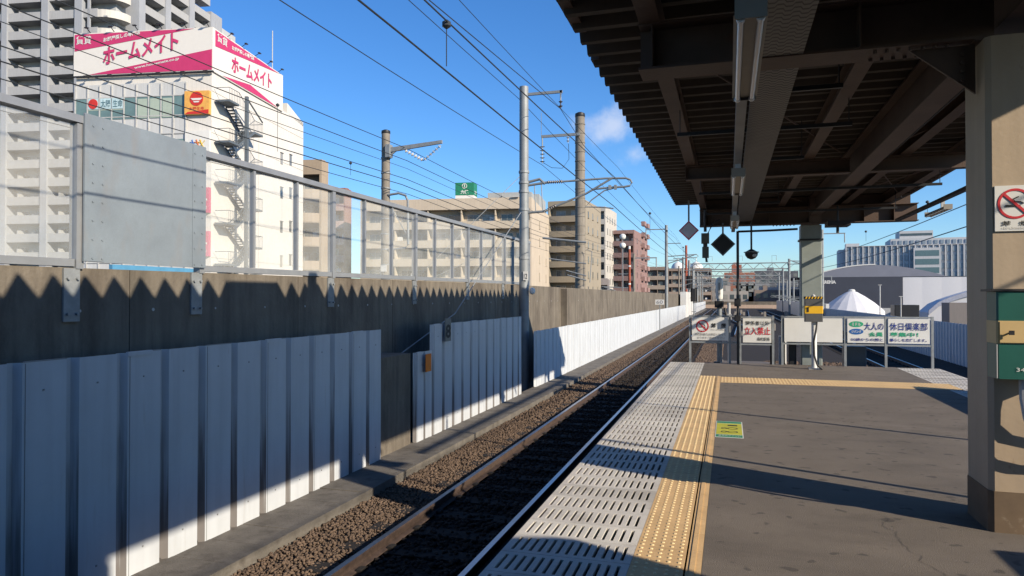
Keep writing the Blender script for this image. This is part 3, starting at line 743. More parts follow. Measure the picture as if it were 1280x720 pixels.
b = MB().lathe((.56, 17.2, 2.47), [(.01, 0), (.05, .02), (.05, .06), (.01, .08)], 10); b.build('lens', M['lgrey'], dc)

# slim dark pole at the fence with two clamps
dp = T('slim_pole', 'slim black pole from the canopy duct down to the sign fence with two clamped boxes', 'pole', (.2, 17.3, 0))
MB().tube([(.2, 17.3, .0), (.2, 17.3, 3.08)], .032, 10).build('shaft', M['dark'], dp, smooth=True)
b = MB(); b.cbox(.12, .27, 17.22, 17.38, 1.34, 1.52, .02); b.cbox(.12, .27, 17.22, 17.38, 1.0, 1.14, .02); b.build('clamp_box', M['dark'], dp)
# white-topped post in the ballast
wp = T('lamp_post', 'short pale grey post with a rounded white lamp head behind the no smoking sign', 'lamp post', (-.22, 17.9, -1))
MB().tube([(-.22, 17.9, -1.02), (-.22, 17.9, 1.55)], .06, 12).build('shaft', M['pole_s'], wp, smooth=True)
b = MB().lathe((-.22, 17.9, 1.5), [(.07, 0), (.085, .03), (.085, .42), (.07, .49), (.03, .53)], 14); b.build('lamp_head', M['white'], wp, smooth=True)
MB().box(-.245, -.195, 17.806, 17.812, 1.62, 1.9).build('lens_strip', M['inkgrey'], wp)
b = MB(); b.cbox(-.33, -.12, 17.8, 18.0, 1.30, 1.46, .03); b.tube([(-.1, 17.9, 1.3), (-.06, 17.9, 1.1)], .03, 6); b.build('clamp', M['black'], wp)
tag(MB().tube([(.0, 20, -1.02), (.0, 20, 1.4)], .045, 10).box(-.07, .07, 19.93, 20.07, .95, 1.1).build('marker_post', M['lgrey'], loc=(0, 20, -1)), 'thin grey post with a small dark joint just right of the white lamp post', 'post')

# ---------------- fence with signs at the platform end
ff = T('sign_fence', 'grey tubular fence with sign boards closing off the platform end', 'fence', (1.7, 17.45, 0))
def hb(b, x0, x1, z, y=17.45, r=.022): b.box(x0, x1, y - r, y + r, z - r, z + r)
for x in (-.885, .016, .97, 1.17, 2.49, 3.31, 4.22):
    MB().box(x - .025, x + .025, 17.425, 17.475, 0, 1.125).build('post', M['galv'], ff)
MB().box(.225, .275, 17.425, 17.475, 0, 1.125).build('post', M['galv'], ff)
b = MB()
for (x0, x1) in ((-.86, -.009), (.041, .225), (1.195, 2.465), (2.515, 3.285), (3.335, 4.195)):
    b.box(x0, x1, 17.43, 17.47, 1.085, 1.12); b.box(x0, x1, 17.43, 17.47, .47, .51)
b.box(.275, .945, 17.43, 17.47, 1.07, 1.10); b.box(.275, .945, 17.43, 17.47, .44, .475)
b.build('rails', M['galv'], ff)
b = MB()
for x in (.945, 1.2): b.box(x - .04, x + .03, 17.50, 17.56, 0, 1.02)
b.tube([(1.0, 17.52, 0), (.95, 17.52, .55)], .03, 6)
b.build('gate_post', M['dark'], ff)
def board(x0, x1, z0, z1, label, lines, y=17.405, name='sign_board'):
    t = T(name, label, 'sign', ((x0 + x1) / 2, y, z0))
    MB().box(x0, x1, y, y + .02, z0, z1).build('board', M['white'], t); return t
s1 = board(-.84, -.02, .535, 1.075, 'white no smoking sign board with red symbol at the left end of the fence', None)
b = MB(); cx, cz, yy = -.60, .87, 17.40
for k in range(28):
    a0, a1 = 2 * math.pi * k / 28, 2 * math.pi * (k + 1) / 28
    b.prism([(cx + .145 * math.cos(a0), yy, cz + .145 * math.sin(a0)), (cx + .145 * math.cos(a1), yy, cz + .145 * math.sin(a1)), (cx + .118 * math.cos(a1), yy, cz + .118 * math.sin(a1)), (cx + .118 * math.cos(a0), yy, cz + .118 * math.sin(a0))], (0, .003, 0))
b.prism([(cx - .095, yy - .002, cz + .075), (cx - .075, yy - .002, cz + .095), (cx + .095, yy - .002, cz - .075), (cx + .075, yy - .002, cz - .095)], (0, .003, 0))
b.build('ring_symbol', M['red'], s1)
b = MB().box(cx - .085, cx + .04, yy + .001, yy + .004, cz - .035, cz - .012); b.box(cx + .05, cx + .07, yy + .001, yy + .004, cz - .035, cz - .012)
b.tube([(cx + .06, yy, cz), (cx + .05, yy, cz + .03), (cx + .02, yy, cz + .035), (cx + .01, yy, cz + .06), (cx - .03, yy, cz + .065)], .006, 5); b.build('cigarette_symbol', M['ink'], s1)
text('禁　煙', M['ink'], s1, (-.40, 17.40, .83), .33, .11, bold=.02)
text('No smoking', M['inkgrey'], s1, (-.40, 17.40, .76), .33, .045)
text('長町駅構内は禁煙となって', M['inkgrey'], s1, (-.77, 17.40, .645), .70, .06, bold=.01)
text('おりますご協力ください', M['inkgrey'], s1, (-.72, 17.40, .565), .62, .06, bold=.01)
s2 = board(.31, .93, .50, 1.06, 'no entry board with large red characters on the small gate', None)
text('関係者以外', M['ink'], s2, (.37, 17.40, .90), .52, .10, bold=.008)
text('立入禁止', M['red'], s2, (.34, 17.40, .68), .57, .18, bold=.015)
text('長町駅長', M['ink'], s2, (.62, 17.40, .54), .28, .08, bold=.01)
s3 = board(1.21, 2.43, .535, 1.075, 'blank cream board on the fence behind the yellow banded box', None)
s4 = T('advert_board', 'wide white advertising board with blue and green lettering on the right of the fence', 'sign', (3.3, 17.4, .5))
MB().box(2.53, 3.27, 17.405, 17.425, .535, 1.075).build('left_panel', M['white'], s4)
MB().box(3.35, 4.16, 17.405, 17.425, .535, 1.075).build('right_panel', M['white'], s4)
def oval(b, cx, cz, ax, az, y, n=24):
    b.prism([(cx + ax * math.cos(2 * math.pi * k / n), y, cz + az * math.sin(2 * math.pi * k / n)) for k in range(n)], (0, .004, 0))
b = MB(); oval(b, 2.71, .95, .145, .065, 17.40); b.build('green_oval', M['tgreen'], s4)
b = MB(); oval(b, 2.71, .785, .145, .065, 17.40); b.build('blue_oval', M['oblue'], s4)
text('ミドル', M['white'], s4, (2.62, 17.399, .915), .18, .07, bold=.02)
text('ジパング', M['white'], s4, (2.61, 17.399, .755), .20, .06, bold=.02)
text('大人の', M['navy'], s4, (2.87, 17.40, .82), .39, .17, bold=.012)
text('休日倶楽部', M['navy'], s4, (3.38, 17.40, .82), .74, .17, bold=.012)
text('会員', M['tgreen'], s4, (2.96, 17.40, .68), .29, .10, bold=.02)
text('募集中！', M['tgreen'], s4, (3.38, 17.40, .68), .56, .10, bold=.02)
text('50歳からの旅と', M['navy'], s4, (2.60, 17.40, .575), .65, .07, bold=.02)
text('暮らしを応援します。', M['navy'], s4, (3.38, 17.40, .575), .72, .07, bold=.02)
# low grey cabinets behind fence
tag(MB().cbox(2.55, 3.0, 17.9, 18.4, -1.05, .42, .02).build('cabinet', mat('dark blue grey', (.07, .085, .10), .5), loc=(2.8, 18, -1)), 'dark blue-grey cabinet under the left advert panel behind the fence', 'cabinet')
tag(MB().cbox(1.33, 1.50, 17.8, 18.0, -1.05, .62, .02).build('narrow_post', M['dark'], loc=(1.4, 17.9, -1)), 'short thick dark post between the gate and the second column', 'post')
tag(MB().tube([(1.25, 18.6, -1), (1.25, 18.6, .6)], .09, 12).build('bollard', M['lgrey'], loc=(1.25, 18.6, -1)), 'pale round bollard behind the gate post, left of the second column', 'bollard')

# yellow banded control box on post
bx = T('control_box', 'dark grey control box with yellow band on a white post in front of the fence', 'control box', (1.76, 16.6, 0))
MB().tube([(1.755, 16.6, 0), (1.755, 16.6, 1.02)], .055, 12).build('post', M['white'], bx, smooth=True)
MB().cbox(1.56, 1.92, 16.48, 16.66, 1.02, 1.56, .012).build('casing', mat('box grey', (.10, .10, .10), .5), bx)
MB().cbox(1.556, 1.924, 16.476, 16.664, 1.20, 1.36, .012).build('yellow_band', M['yellow'], bx)
b = MB(); b.cbox(1.553, 1.927, 16.473, 16.667, 1.515, 1.565, .012); b.build('warning_band', M['black'], bx)
b = MB()
for k in range(6): b.prism([(1.57 + k * .06, 16.4705, 1.517), (1.595 + k * .06, 16.4705, 1.517), (1.615 + k * .06, 16.4705, 1.562), (1.59 + k * .06, 16.4705, 1.562)], (0, .002, 0))
b.build('warning_stripes', M['yellow'], bx)
MB().box(1.60, 1.64, 16.47, 16.475, 1.23, 1.33).build('keyhole', M['ink'], bx)
b = MB().lathe((1.74, 16.57, 1.565), [(.04, 0), (.04, .03), (.01, .05)], 10); b.build('top_knob', M['lgrey'], bx)
b = MB(); b.tube([(1.80, 16.5, 1.02), (1.78, 16.46, .85), (1.73, 16.44, .6), (1.74, 16.44, .3), (1.80, 16.45, .1), (1.90, 16.5, .01)], .02, 8); b.build('hose', M['black'], bx, smooth=True)
MB().box(1.64, 1.88, 16.5, 16.7, 0.002, .03).build('base_plate', M['lgrey'], bx)

# ---------------- near column fittings
ns = T('no_smoking_sign', 'square white no smoking notice stuck on the lit face of the near column', 'sign', (1.85, 5.43, 2))
MB().box(1.685, 2.03, 5.428, 5.437, 1.985, 2.285).build('board', M['white'], ns)
b = MB(); cx, cz, yy = 1.80, 2.165, 5.4245
for k in range(32):
    a0, a1 = 2 * math.pi * k / 32, 2 * math.pi * (k + 1) / 32
    b.prism([(cx + .1 * math.cos(a0), yy, cz + .1 * math.sin(a0)), (cx + .1 * math.cos(a1), yy, cz + .1 * math.sin(a1)), (cx + .085 * math.cos(a1), yy, cz + .085 * math.sin(a1)), (cx + .085 * math.cos(a0), yy, cz + .085 * math.sin(a0))], (0, .003, 0))
b.prism([(cx - .068, yy - .0015, cz + .056), (cx - .056, yy - .0015, cz + .068), (cx + .068, yy - .0015, cz - .056), (cx + .056, yy - .0015, cz - .068)], (0, .003, 0))
b.build('ring_symbol', M['red'], ns)
b = MB().box(cx - .055, cx + .03, yy, yy + .003, cz - .022, cz - .008); b.tube([(cx + .05, yy, cz), (cx + .03, yy, cz + .012), (cx, yy, cz + .012), (cx - .01, yy, cz + .03), (cx + .02, yy, cz + .045)], .004, 5); b.build('cigarette_symbol', M['ink'], ns)
text('禁　煙', M['ink'], ns, (1.725, 5.4265, 2.02), .15, .032, bold=.02)
text('No Smoking', M['inkgrey'], ns, (1.73, 5.4265, 1.995), .14, .016)
gb = T('green_box', 'green enamel box with a tan band and key handle on the near column', 'telephone box', (1.85, 5.3, 1))
MB().cbox(1.632, 2.05, 5.24, 5.43, 1.03, 1.585, .01).build('casing', M['green'], gb)
MB().cbox(1.629, 2.053, 5.237, 5.433, 1.255, 1.40, .01).build('tan_band', M['tan'], gb)
MB().box(1.645, 1.80, 5.228, 5.236, 1.262, 1.395).build('latch_plate', M['tan'], gb)
b = MB().tube([(1.70, 5.228, 1.325), (1.70, 5.20, 1.325)], .006, 8); b.box(1.685, 1.715, 5.197, 5.203, 1.312, 1.34); b.build('handle', M['dark'], gb)
b = MB().box(1.60, 2.06, 5.23, 5.435, 1.588, 1.602); b.build('lid', M['dark'], gb)
MB().box(1.6285, 1.634, 5.2365, 5.2395, 1.035, 1.25).build('worn_edge', M['lgrey'], gb)
text('347', M['white'], gb, (1.735, 5.238, 1.08), .075, .024, bold=.0)
cb = MB(); cb.tube([(1.80, 5.33, 1.03), (1.80, 5.32, .90), (1.815, 5.31, .78), (1.85, 5.31, .67), (1.91, 5.32, .58), (2.0, 5.34, .53), (2.1, 5.36, .51)], .022, 10)
cb.tube([(1.93, 5.33, 1.03), (1.93, 5.32, .92), (1.95, 5.31, .83), (2.0, 5.32, .75), (2.1, 5.34, .70)], .02, 10)
tag(cb.build('box_cable', M['lgrey'], loc=(1.85, 5.34, 1), smooth=True), 'grey cables looping down from under the green box', 'cable')

# ================================================================== UNSEEN SHADOW CASTERS ADDED ON THE RIGHT (they shade the platform)
sh = T('shadow_caster', 'unseen wall and block added right of the view to shade the near corner', 'shadow_wall', (3.9, -4, 0))
b = MB(); b.box(3.85, 4.0, -12, .7, 0, 3.85); b.prism([(3.85, .7, 0), (3.85, 2.25, 0), (3.85, 2.25, 2.5), (3.85, .7, 3.5)], (.15, 0, 0)); b.build('side_wall', M['grey'], sh)
MB().cbox(3.75, 4.2, 2.6, 4.05, 0, 1.12, .02).build('caster_block', M['grey'], sh)
for yy in (8.2, 5.33): tag(MB().tube([(3.98, yy, 0), (3.98, yy, 3.85)], .035, 8).build('caster_post', M['grey'], loc=(4.1, yy, 0)), 'unseen post added at the right eave for its shadow, beyond the near column' if yy > 8 else 'unseen post added at the right eave for its shadow, level with the near column', 'shadow_post')
tag(MB().cbox(4.15, 4.32, 10.2, 13.3, 0, .58, .02).build('caster_box', M['grey'], loc=(4.2, 12, 0)), 'unseen low block added at the right platform edge to cast a shadow behind the near column', 'shadow_box')  # added only for the shadow it throws across the far platform

b = MB(); b.box(-1.2, 3.84, -9.4, -9.2, 0, 3.64); b.m = 1; b.box(.2, 1.6, -9.19, -9.17, 0, 2.3)  # unseen wall added to dim the sky light under the canopy
tag(b.build('ambient_blocker', [M['grey'], M['dark']], loc=(1, -9, 0)), 'unseen wall with a dark panel added behind the camera to cut ambient light', 'wall')
# ================================================================== CATENARY
def insulator(b, p, d, L=.4, r=.06, n=5):
    p = Vector(p); d = Vector(d).normalized()
    b.tube([p, p + d * L], .018, 8)
    for k in range(n):
        q = p + d * (L * (k + .5) / n); b.tube([q - d * .012, q + d * .02], r, 12, r2=r * .45)
sp = T('steel_catenary_pole', 'tall galvanised steel pole in the fence gap with two arms over the near track', 'catenary pole', (-5.45, 19.04, -1))
MB().tube([(-5.45, 19.04, -1.05), (-5.45, 19.04, 7.42)], .14, 20, r2=.125).build('pole', M['pole_s'], sp, smooth=True)
b = MB(); b.box(-5.42, -4.35, 19.0, 19.06, 7.16, 7.23); b.tube([(-4.4, 19.03, 7.16), (-4.4, 19.03, 6.95)], .02, 6); b.prism([(-4.42, 19.0, 7.23), (-4.35, 19.0, 7.23), (-4.40, 19.0, 6.98)], (0, .02, 0)); b.build('upper_arm', M['pole_s'], sp)
b = MB(); insulator(b, (-4.40, 19.03, 6.97), (0, 0, -1), .24, .06, 2); b.build('insulator', M['insul_dark'], sp)
b = MB()
b.tube([(-5.33, 19.04, 4.66), (-4.95, 19.04, 4.70), (-4.75, 19.04, 4.72)], .035, 10)
b.tube([(-4.35, 19.04, 4.72), (-3.2, 19.04, 4.75), (-2.62, 19.04, 4.73), (-2.50, 19.04, 4.68), (-2.46, 19.04, 4.60), (-2.52, 19.04, 4.52), (-2.66, 19.04, 4.50), (-3.0, 19.04, 4.50), (-3.55, 19.04, 4.47)], .028, 10)
b.tube([(-5.33, 19.04, 3.90), (-4.85, 19.04, 3.92)], .035, 10)
b.tube([(-4.55, 19.04, 4.05), (-3.7, 19.04, 4.36), (-3.0, 19.04, 4.74)], .028, 10)
b.tube([(-2.85, 19.04, 4.50), (-3.2, 19.04, 4.42), (-3.55, 19.04, 4.18), (-3.72, 19.04, 4.0), (-3.3, 19.04, 3.98), (-2.95, 19.04, 3.93)], .018, 8)
b.tube([(-5.33, 19.04, 4.75), (-5.0, 19.04, 4.82), (-4.85, 19.04, 4.68)], .04, 8)
for x in (-5.15, -4.95): b.tube([(x, 19.04, 4.68), (x + .04, 19.04, 3.92)], .014, 6)
b.build('cantilever', M['pole_s'], sp, smooth=True)
b = MB(); insulator(b, (-4.76, 19.04, 4.72), (1, 0, 0), .42, .055, 7); b.build('long_insulator', M['insul_dark'], sp)
b = MB(); insulator(b, (-4.88, 19.04, 3.90), (.33, 0, .17), .40, .055, 7); b.build('long_insulator', M['insul_dark'], sp)
b = MB()
for x in (-3.05, -2.9): MB().box(x - .035, x + .035, 19.0, 19.08, 4.44, 4.56).build('wire_clamp', M['galv'], sp)
for z in (5.0, 4.70, 4.45, 3.95, 2.6): MB().lathe((-5.45, 19.04, z), [(.146, 0), (.150, .01), (.150, .06), (.146, .07)], 16).build('band', M['galv'], sp)
MB().box(-5.43, -5.30, 18.885, 18.898, 2.02, 2.26).build('number_plate', M['white'], sp)
text('12', M['ink'], sp, (-5.405, 18.884, 2.06), .09, .14, bold=.01)
b = MB(); b.tube([(-5.55, 18.95, 4.9), (-7.9, 17.6, 2.2)], .008, 5); b.tube([(-5.55, 19.0, 3.2), (-7.9, 17.4, 1.9)], .008, 5); b.tube([(-5.5, 18.9, 3.9), (-5.6, 14.2, 1.2), (-5.45, 10.2, .3)], .012, 6)
tag(b.build('guy_wires', M['galv'], loc=(-5.5, 18, 3)), 'slanting guy wires from the steel pole across the fence panels', 'wire')
b = MB().lathe((-5.2, 19.0, 1.62), [(.0, 0), (.07, .03), (.09, .1), (.07, .17), (.01, .2)], 12)
tag(b.build('round_fitting', M['white'], loc=(-5.2, 19, 1.6), smooth=True), 'small white rounded fitting low on the right of the steel pole', 'fitting')

cp = T('concrete_catenary_pole', 'thick ringed concrete pole right of the steel one, behind the wall', 'catenary pole', (-6.45, 31.8, -1))
MB().tube([(-6.45, 31.8, -1), (-6.45, 31.8, 9.75)], .24, 22, r2=.215).build('pole', M['pole_c'], cp, smooth=True)
rs_ = mat('ring stain', (.22, .20, .17), .8)
for k in range(15): MB().lathe((-6.45, 31.8, 3.5 + k * .42), [(.228, 0), (.240, .01), (.240, .04), (.228, .05)], 18).build('ring', rs_, cp)
MB().lathe((-6.45, 31.8, 9.74), [(.22, 0), (.235, .03), (.22, .16), (.1, .22)], 18).build('cap', M['dark'], cp, smooth=True)
b = MB(); b.box(-8.2, -6.4, 31.5, 31.57, 8.85, 8.97); b.tube([(-8.15, 31.53, 8.85), (-8.15, 31.53, 8.5)], .03, 6); b.tube([(-8.2, 31.53, 8.9), (-8.2, 31.53, 10.0)], .012, 5); b.build('arm', M['pole_s'], cp)
b = MB(); insulator(b, (-8.15, 31.53, 8.52), (0, 0, -1), .85, .12, 5); b.build('insulator', M['porcelain'], cp); b = MB(); insulator(b, (-6.95, 31.53, 8.85), (0, 0, -1), .3, .08, 2); b.build('insulator', M['porcelain'], cp)
b = MB(); b.tube([(-8.1, 31.5, 7.7), (-7.7, 31.5, 7.45), (-7.2, 31.5, 7.4), (-6.9, 31.5, 7.8), (-6.92, 31.5, 8.5)], .012, 5); b.build('jumper_wire', M['wire'], cp)
b = MB()
for (z, L) in ((4.0, 1.6), (3.05, 1.3), (2.5, .5), (2.3, .45)): b.tube([(-6.5 - L, 31.4, z + .25), (-6.1, 31.4, z)], .05 if z > 3.5 else .03, 8)
b.tube([(-5.95, 31.5, 2.2), (-5.85, 31.5, 3.6), (-6.1, 31.5, 3.7)], .02, 6)
b.build('brackets', M['pole_s'], cp)

lp = T('concrete_pole', 'left concrete pole seen through the clear fence, with a diagonal-braced arm', 'catenary pole', (-12.9, 25.3, -1))
MB().tube([(-12.9, 25.3, -1), (-12.9, 25.3, 8.0)], .19, 20, r2=.165).build('pole', M['pole_c'], lp, smooth=True)
MB().lathe((-12.9, 25.3, 7.98), [(.17, 0), (.18, .02), (.17, .12), (.08, .16)], 16).build('cap', M['dark'], lp, smooth=True)
b = MB(); b.prism([(-12.75, 25.1, 7.2), (-10.45, 25.1, 7.42), (-10.45, 25.1, 7.54), (-12.75, 25.1, 7.38)], (0, .1, 0)); b.tube([(-12.75, 25.15, 7.0), (-12.2, 25.15, 7.4)], .04, 6); b.box(-12.78, -12.6, 25.0, 25.3, 7.0, 7.5); b.build('arm', M['galv'], lp)
b = MB(); insulator(b, (-12.0, 25.15, 7.25), (.74, 0, -.42), .9, .075, 6); b.build('insulator', M['porcelain'], lp); b = MB(); insulator(b, (-10.5, 25.15, 7.35), (-.6, 0, -.45), .9, .075, 6); b.build('insulator', M['porcelain'], lp)
b = MB(); b.tube([(-12.75, 25.2, 5.55), (-12.3, 25.2, 5.6), (-12.0, 25.2, 5.5), (-11.9, 25.2, 5.3), (-11.88, 25.2, 3.6), (-12.0, 25.2, 3.45), (-12.75, 25.2, 3.4)], .045, 10); b.tube([(-12.75, 25.2, 5.3), (-11.9, 25.2, 3.9)], .02, 6); b.build('loop_bracket', M['pole_s'], lp, smooth=True)
for k in range(9): MB().lathe((-12.9, 25.3, 2.2 + k * .6), [(.182, 0), (.192, .01), (.192, .04), (.182, .05)], 16).build('ring', M['galv'], lp)
MB().box(-13.0, -12.75, 25.08, 25.10, 2.55, 2.8).build('number_plate', M['white'], lp)

# wires: all run along the tracks, slightly sagging between supports
def wire(name, label, pts, r, grp, droppers=None):
    b = MB(); P_ = []
    for (a, c) in zip(pts, pts[1:]):
        a, c = Vector(a), Vector(c); n = max(2, int((c - a).length / 4)); sag = (c - a).length ** 2 * .00012
        for k in range(n):
            s_ = k / n; q = a.lerp(c, s_); q.z -= 4 * sag * s_ * (1 - s_); P_.append(q)
    P_.append(Vector(pts[-1])); b.tube(P_, r, 6, cap=True)
    return tag(b.build(name, M['wire'], loc=pts[0]), label, 'wire', grp)
G1 = 'overhead wires of the near track'; G2 = 'overhead wires beyond the wall'; G3 = 'overhead wires right of the platform'
wire('contact_wire', 'thick contact wire crossing the sky above the near track', [(-2.87, -8, 4.03), (-2.9, 6, 3.99), (-2.95, 19, 4.0), (-2.7, 66, 3.95), (-2.8, 140, 3.95)], .0095, G1)
wire('messenger_wire', 'sagging messenger wire just above the near contact wire', [(-2.85, -6, 4.46), (-2.85, 6.4, 4.47), (-2.9, 19, 4.75), (-2.8, 43, 4.5), (-2.7, 66, 4.8), (-2.8, 140, 4.8)], .009, G1)
wire('feeder_wire', 'wire rising to the upper arm of the steel pole and kinking down behind it', [(-4.4, -10, 5.0), (-4.4, 10.1, 6.13), (-4.4, 19, 6.72), (-4.4, 22.2, 6.38), (-4.4, 31, 6.32), (-4.6, 66, 6.9), (-4.6, 140, 6.9)], .009, G1)
wire('feeder_wire', 'faint thin wire right of the upper arm, nearest the canopy', [(-4.6, -20, 7.1), (-4.6, 31, 7.2), (-4.6, 66, 7.1), (-4.6, 110, 6.5)], .007, G1)
wire('ground_wire', 'thin wire passing just under the top of the steel pole', [(-5.6, -20, 7.15), (-5.6, 19, 7.1), (-5.4, 66, 6.4), (-5.4, 140, 6.4)], .008, G1)
wire('feeder_wire', 'wire that starts high left of centre and drops toward the steel pole', [(-8.15, -12, 7.0), (-8.15, 11.5, 7.2), (-8.15, 31.5, 7.6), (-8.0, 110, 7.6)], .011, G2)
for (x, h, r) in ((-12, 5.80, .012), (-12, 5.33, .012), (-12, 5.02, .008), (-12, 4.60, .012), (-12.2, 4.40, .014), (-11.9, 4.0, .010), (-11.3, 3.3, .008)):
    wire('overhead_wire', {5.80: 'uppermost of the wires over the magenta sign building', 5.33: 'second wire down over the magenta sign building', 5.02: 'third thin wire down across the left building', 4.60: 'fourth wire down across the left building', 4.40: 'fifth, darkest wire across the left building', 4.0: 'sixth wire down, ending low behind the clear panels', 3.3: 'lowest thin wire seen through the clear panels'}[h],
         [(x, -25, EYE + h), (x, 25.3, EYE + h), (x, 75, EYE + h), (x + 1, 140, EYE + h)], r, G2)
wire('contact_wire', 'lower wire over the right-hand track beside the near column', [(5.7, -8, 3.98), (5.7, 69, 3.98), (5.6, 135, 3.98)], .014, G3)
wire('messenger_wire', 'upper wire over the right-hand track below the canopy edge', [(5.7, -8, 4.5), (5.7, 69, 4.6), (5.6, 135, 4.6)], .012, G3)
# droppers with small ball clips
b = MB()
for (x, y, z0, z1) in ((-2.88, 7.05, 4.47, 4.02), (-12, 17.0, 6.9, 5.6), (-12, 21, 6.0, 5.6), (-2.87, 27.5, 4.75, 3.98), (-2.85, 35, 4.75, 3.98), (-2.8, 47, 4.75, 3.98), (5.7, 24, 4.4, 3.98), (5.7, 34, 4.4, 3.98)):
    b.tube([(x, y, z1), (x, y, z0)], .006, 5); b.lathe((x, y, z0 - .05), [(.01, 0), (.05, .03), (.05, .07), (.01, .1)], 8)
o = b.build('wire_droppers', M['wire'], loc=(0, 20, 4)); tag(o, 'thin vertical droppers with ball clips between the overhead wires', 'dropper'); o['kind'] = 'stuff'

# farther poles: one built, then copied
def far_pole(x, y, top, label, side=1, r=.15, mt='pole_s'):
    t = T('far_catenary_pole', label, 'catenary pole', (x, y, -1.05), 0, 'catenary poles farther along the tracks')
    MB().tube([(0, 0, 0), (0, 0, top + 1.05)], r, 12, r2=r * .85).build('pole', M[mt], t, local=True, smooth=True)
    b = MB(); z = top + 1.05
    b.box(min(0, side * -1.9), max(0, side * -1.9), -.04, .04, z - .42, z - .33); b.tube([(side * -1.85, 0, z - .35), (side * -1.85, 0, z - 1.2)], .05, 6); b.build('upper_arm', M['pole_s'], t, local=True); b = MB()
    b.tube([(0, 0, z - 1.7), (side * 1.3, 0, z - 1.7)], .04, 6); b.tube([(0, 0, z - 2.9), (side * 2.7, 0, z - 2.75)], .045, 6); b.tube([(0, 0, z - 3.6), (side * 2.5, 0, z - 2.8)], .045, 6)
    b.tube([(side * 2.7, 0, z - 2.75), (side * 2.85, 0, z - 2.9), (side * 2.7, 0, z - 3.05), (side * 1.7, 0, z - 3.05)], .04, 6)
    b.build('cantilever', M['pole_s'], t, local=True)
    return t
far_pole(-5.5, 66.9, 8.2, 'tallest of the farther steel poles, beside the round 60 sign')
far_pole(-7.6, 60, 5.2, 'short pale pole behind the wall, left of the tallest far pole', -1, .12, 'pole_c')
far_pole(-5.5, 92, 6.6, 'far steel pole right behind the tallest one')
far_pole(8.0, 69, 7.6, 'steel pole right of the second canopy column', -1)
far_pole(-6.8, 104, 6.0, 'far pole left of the two black signals', 1, .12, 'pole_c')
far_pole(-5.5, 118, 6.6, 'far steel pole just right of the black signals')
for i, (x, y, tp) in enumerate([(-5.5, 134, 6.3), (-5.5, 148, 6.2), (-5.5, 160, 6.1), (-7.4, 128, 5.8)]):
    far_pole(x, y, tp, ['first', 'second', 'third', 'fourth'][i] + ' in the cluster of distant poles over the far white fence', 1, .16)
for i, (x, y, tp) in enumerate([(-7.2, 115, 7.5), ]):
    p_ = T('striped_pole', 'rusty orange red pole behind the wall near the distant domed roofs', 'pole', (x + .8, y, -1))
    MB().tube([(x + .8, y, -1), (x + .8, y, 9.7)], .18, 12).build('pole', M['orangered'], p_, smooth=True)
    b = MB().box(x - 1.2, x + .9, y - .04, y + .04, 7.6, 7.7); b.build('arm', M['pole_s'], p_)
p_ = T('striped_pole', 'orange red pole with white rings in front of the pink apartment block', 'pole', (-6.42, 48.3, -1))
MB().tube([(-6.42, 48.3, -1), (-6.42, 48.3, 4.8)], .085, 12).build('pole', M['orangered'], p_, smooth=True)
for z in (2.4, 3.6): MB().tube([(-6.42, 48.3, z), (-6.42, 48.3, z + .1)], .09, 12).build('ring', M['white'], p_)
MB().tube([(-6.42, 48.3, 4.8), (-6.42, 48.3, 5.0)], .08, 12).build('cap', M['white'], p_)
gl_ = []
for z in (4.62, 5.18):
    b = MB(); b.lathe((-6.4, 45, z), [(.0, 0), (.12, .03), (.185, .1), (.2, .19), (.185, .28), (.12, .35), (.0, .38)], 14)
    gl_.append(b)
bl = T('lamp_globes', 'pair of white globes one above the other beside the pink apartment block', 'lamp', (-6.4, 45, -1))
for b in gl_: b.build('globe', M['white'], bl, smooth=True)
MB().tube([(-6.4, 45, -1), (-6.4, 45, 4.63)], .03, 8).tube([(-6.4, 45, 4.98), (-6.4, 45, 5.2)], .025, 6).build('stem', M['pole_s'], bl)

# portals with lattice beams
def portal(y, x0, x1, zb_, label):
    t = T('catenary_portal', label, 'catenary portal', (x0, y, -1.05), 0, 'lattice portals over the far yard')
    b = MB()
    for z in (zb_, zb_ + .85): b.tube([(x0, y, z), (x1, y, z)], .085, 6)
    k = 0; x = x0
    while x < x1 - .1:
        xn = min(x + .9, x1); b.tube([(x, y, zb_ + (.85 if k % 2 else 0)), (xn, y, zb_ + (0 if k % 2 else .85))], .045, 5); x = xn; k += 1
    b.build('lattice_beam', M['pole_s'], t)
    for x in (x0, x1): MB().tube([(x, y, -1.05), (x, y, zb_ + 1.4)], .17, 10).build('pole', M['pole_s'], t)
    for x in (x0 + 2.7, (x0 + x1) / 2, x1 - 2.3):
        b = MB(); b.tube([(x, y, zb_), (x, y, zb_ - 1.2), (x + .9, y, zb_ - 1.3)], .04, 6); b.tube([(x, y, zb_ + .85), (x, y, zb_ + 1.9), (x + .6, y, zb_ + 1.9), (x + .6, y, zb_ + 1.2)], .03, 5)
        b.build('hanger', M['pole_s'], t)
portal(108, -5.6, 8.2, 5.6, 'nearest lattice portal spanning the far tracks')
portal(132, -6, 9.0, 5.3, 'second lattice portal spanning the far tracks')
portal(152, -6, 9.6, 5.1, 'third lattice portal spanning the far tracks')
portal(185, -10, 14, 5.0, 'fourth lattice portal beyond the pale parapet')
portal(215, -14, 20, 5.0, 'farthest lattice portal beyond the pale parapet')
b = MB()
for k in range(7):
    yy = 112 + k * 6
    for x in (1.5, 3.5): b.tube([(x, yy, 4.2), (x + .2, yy + 60, 4.4)], .02, 4)
tag(b.build('yard_wires', M['wire'], loc=(2, 130, 4)), 'tangle of distant wires over the yard', 'wire', kind='stuff')
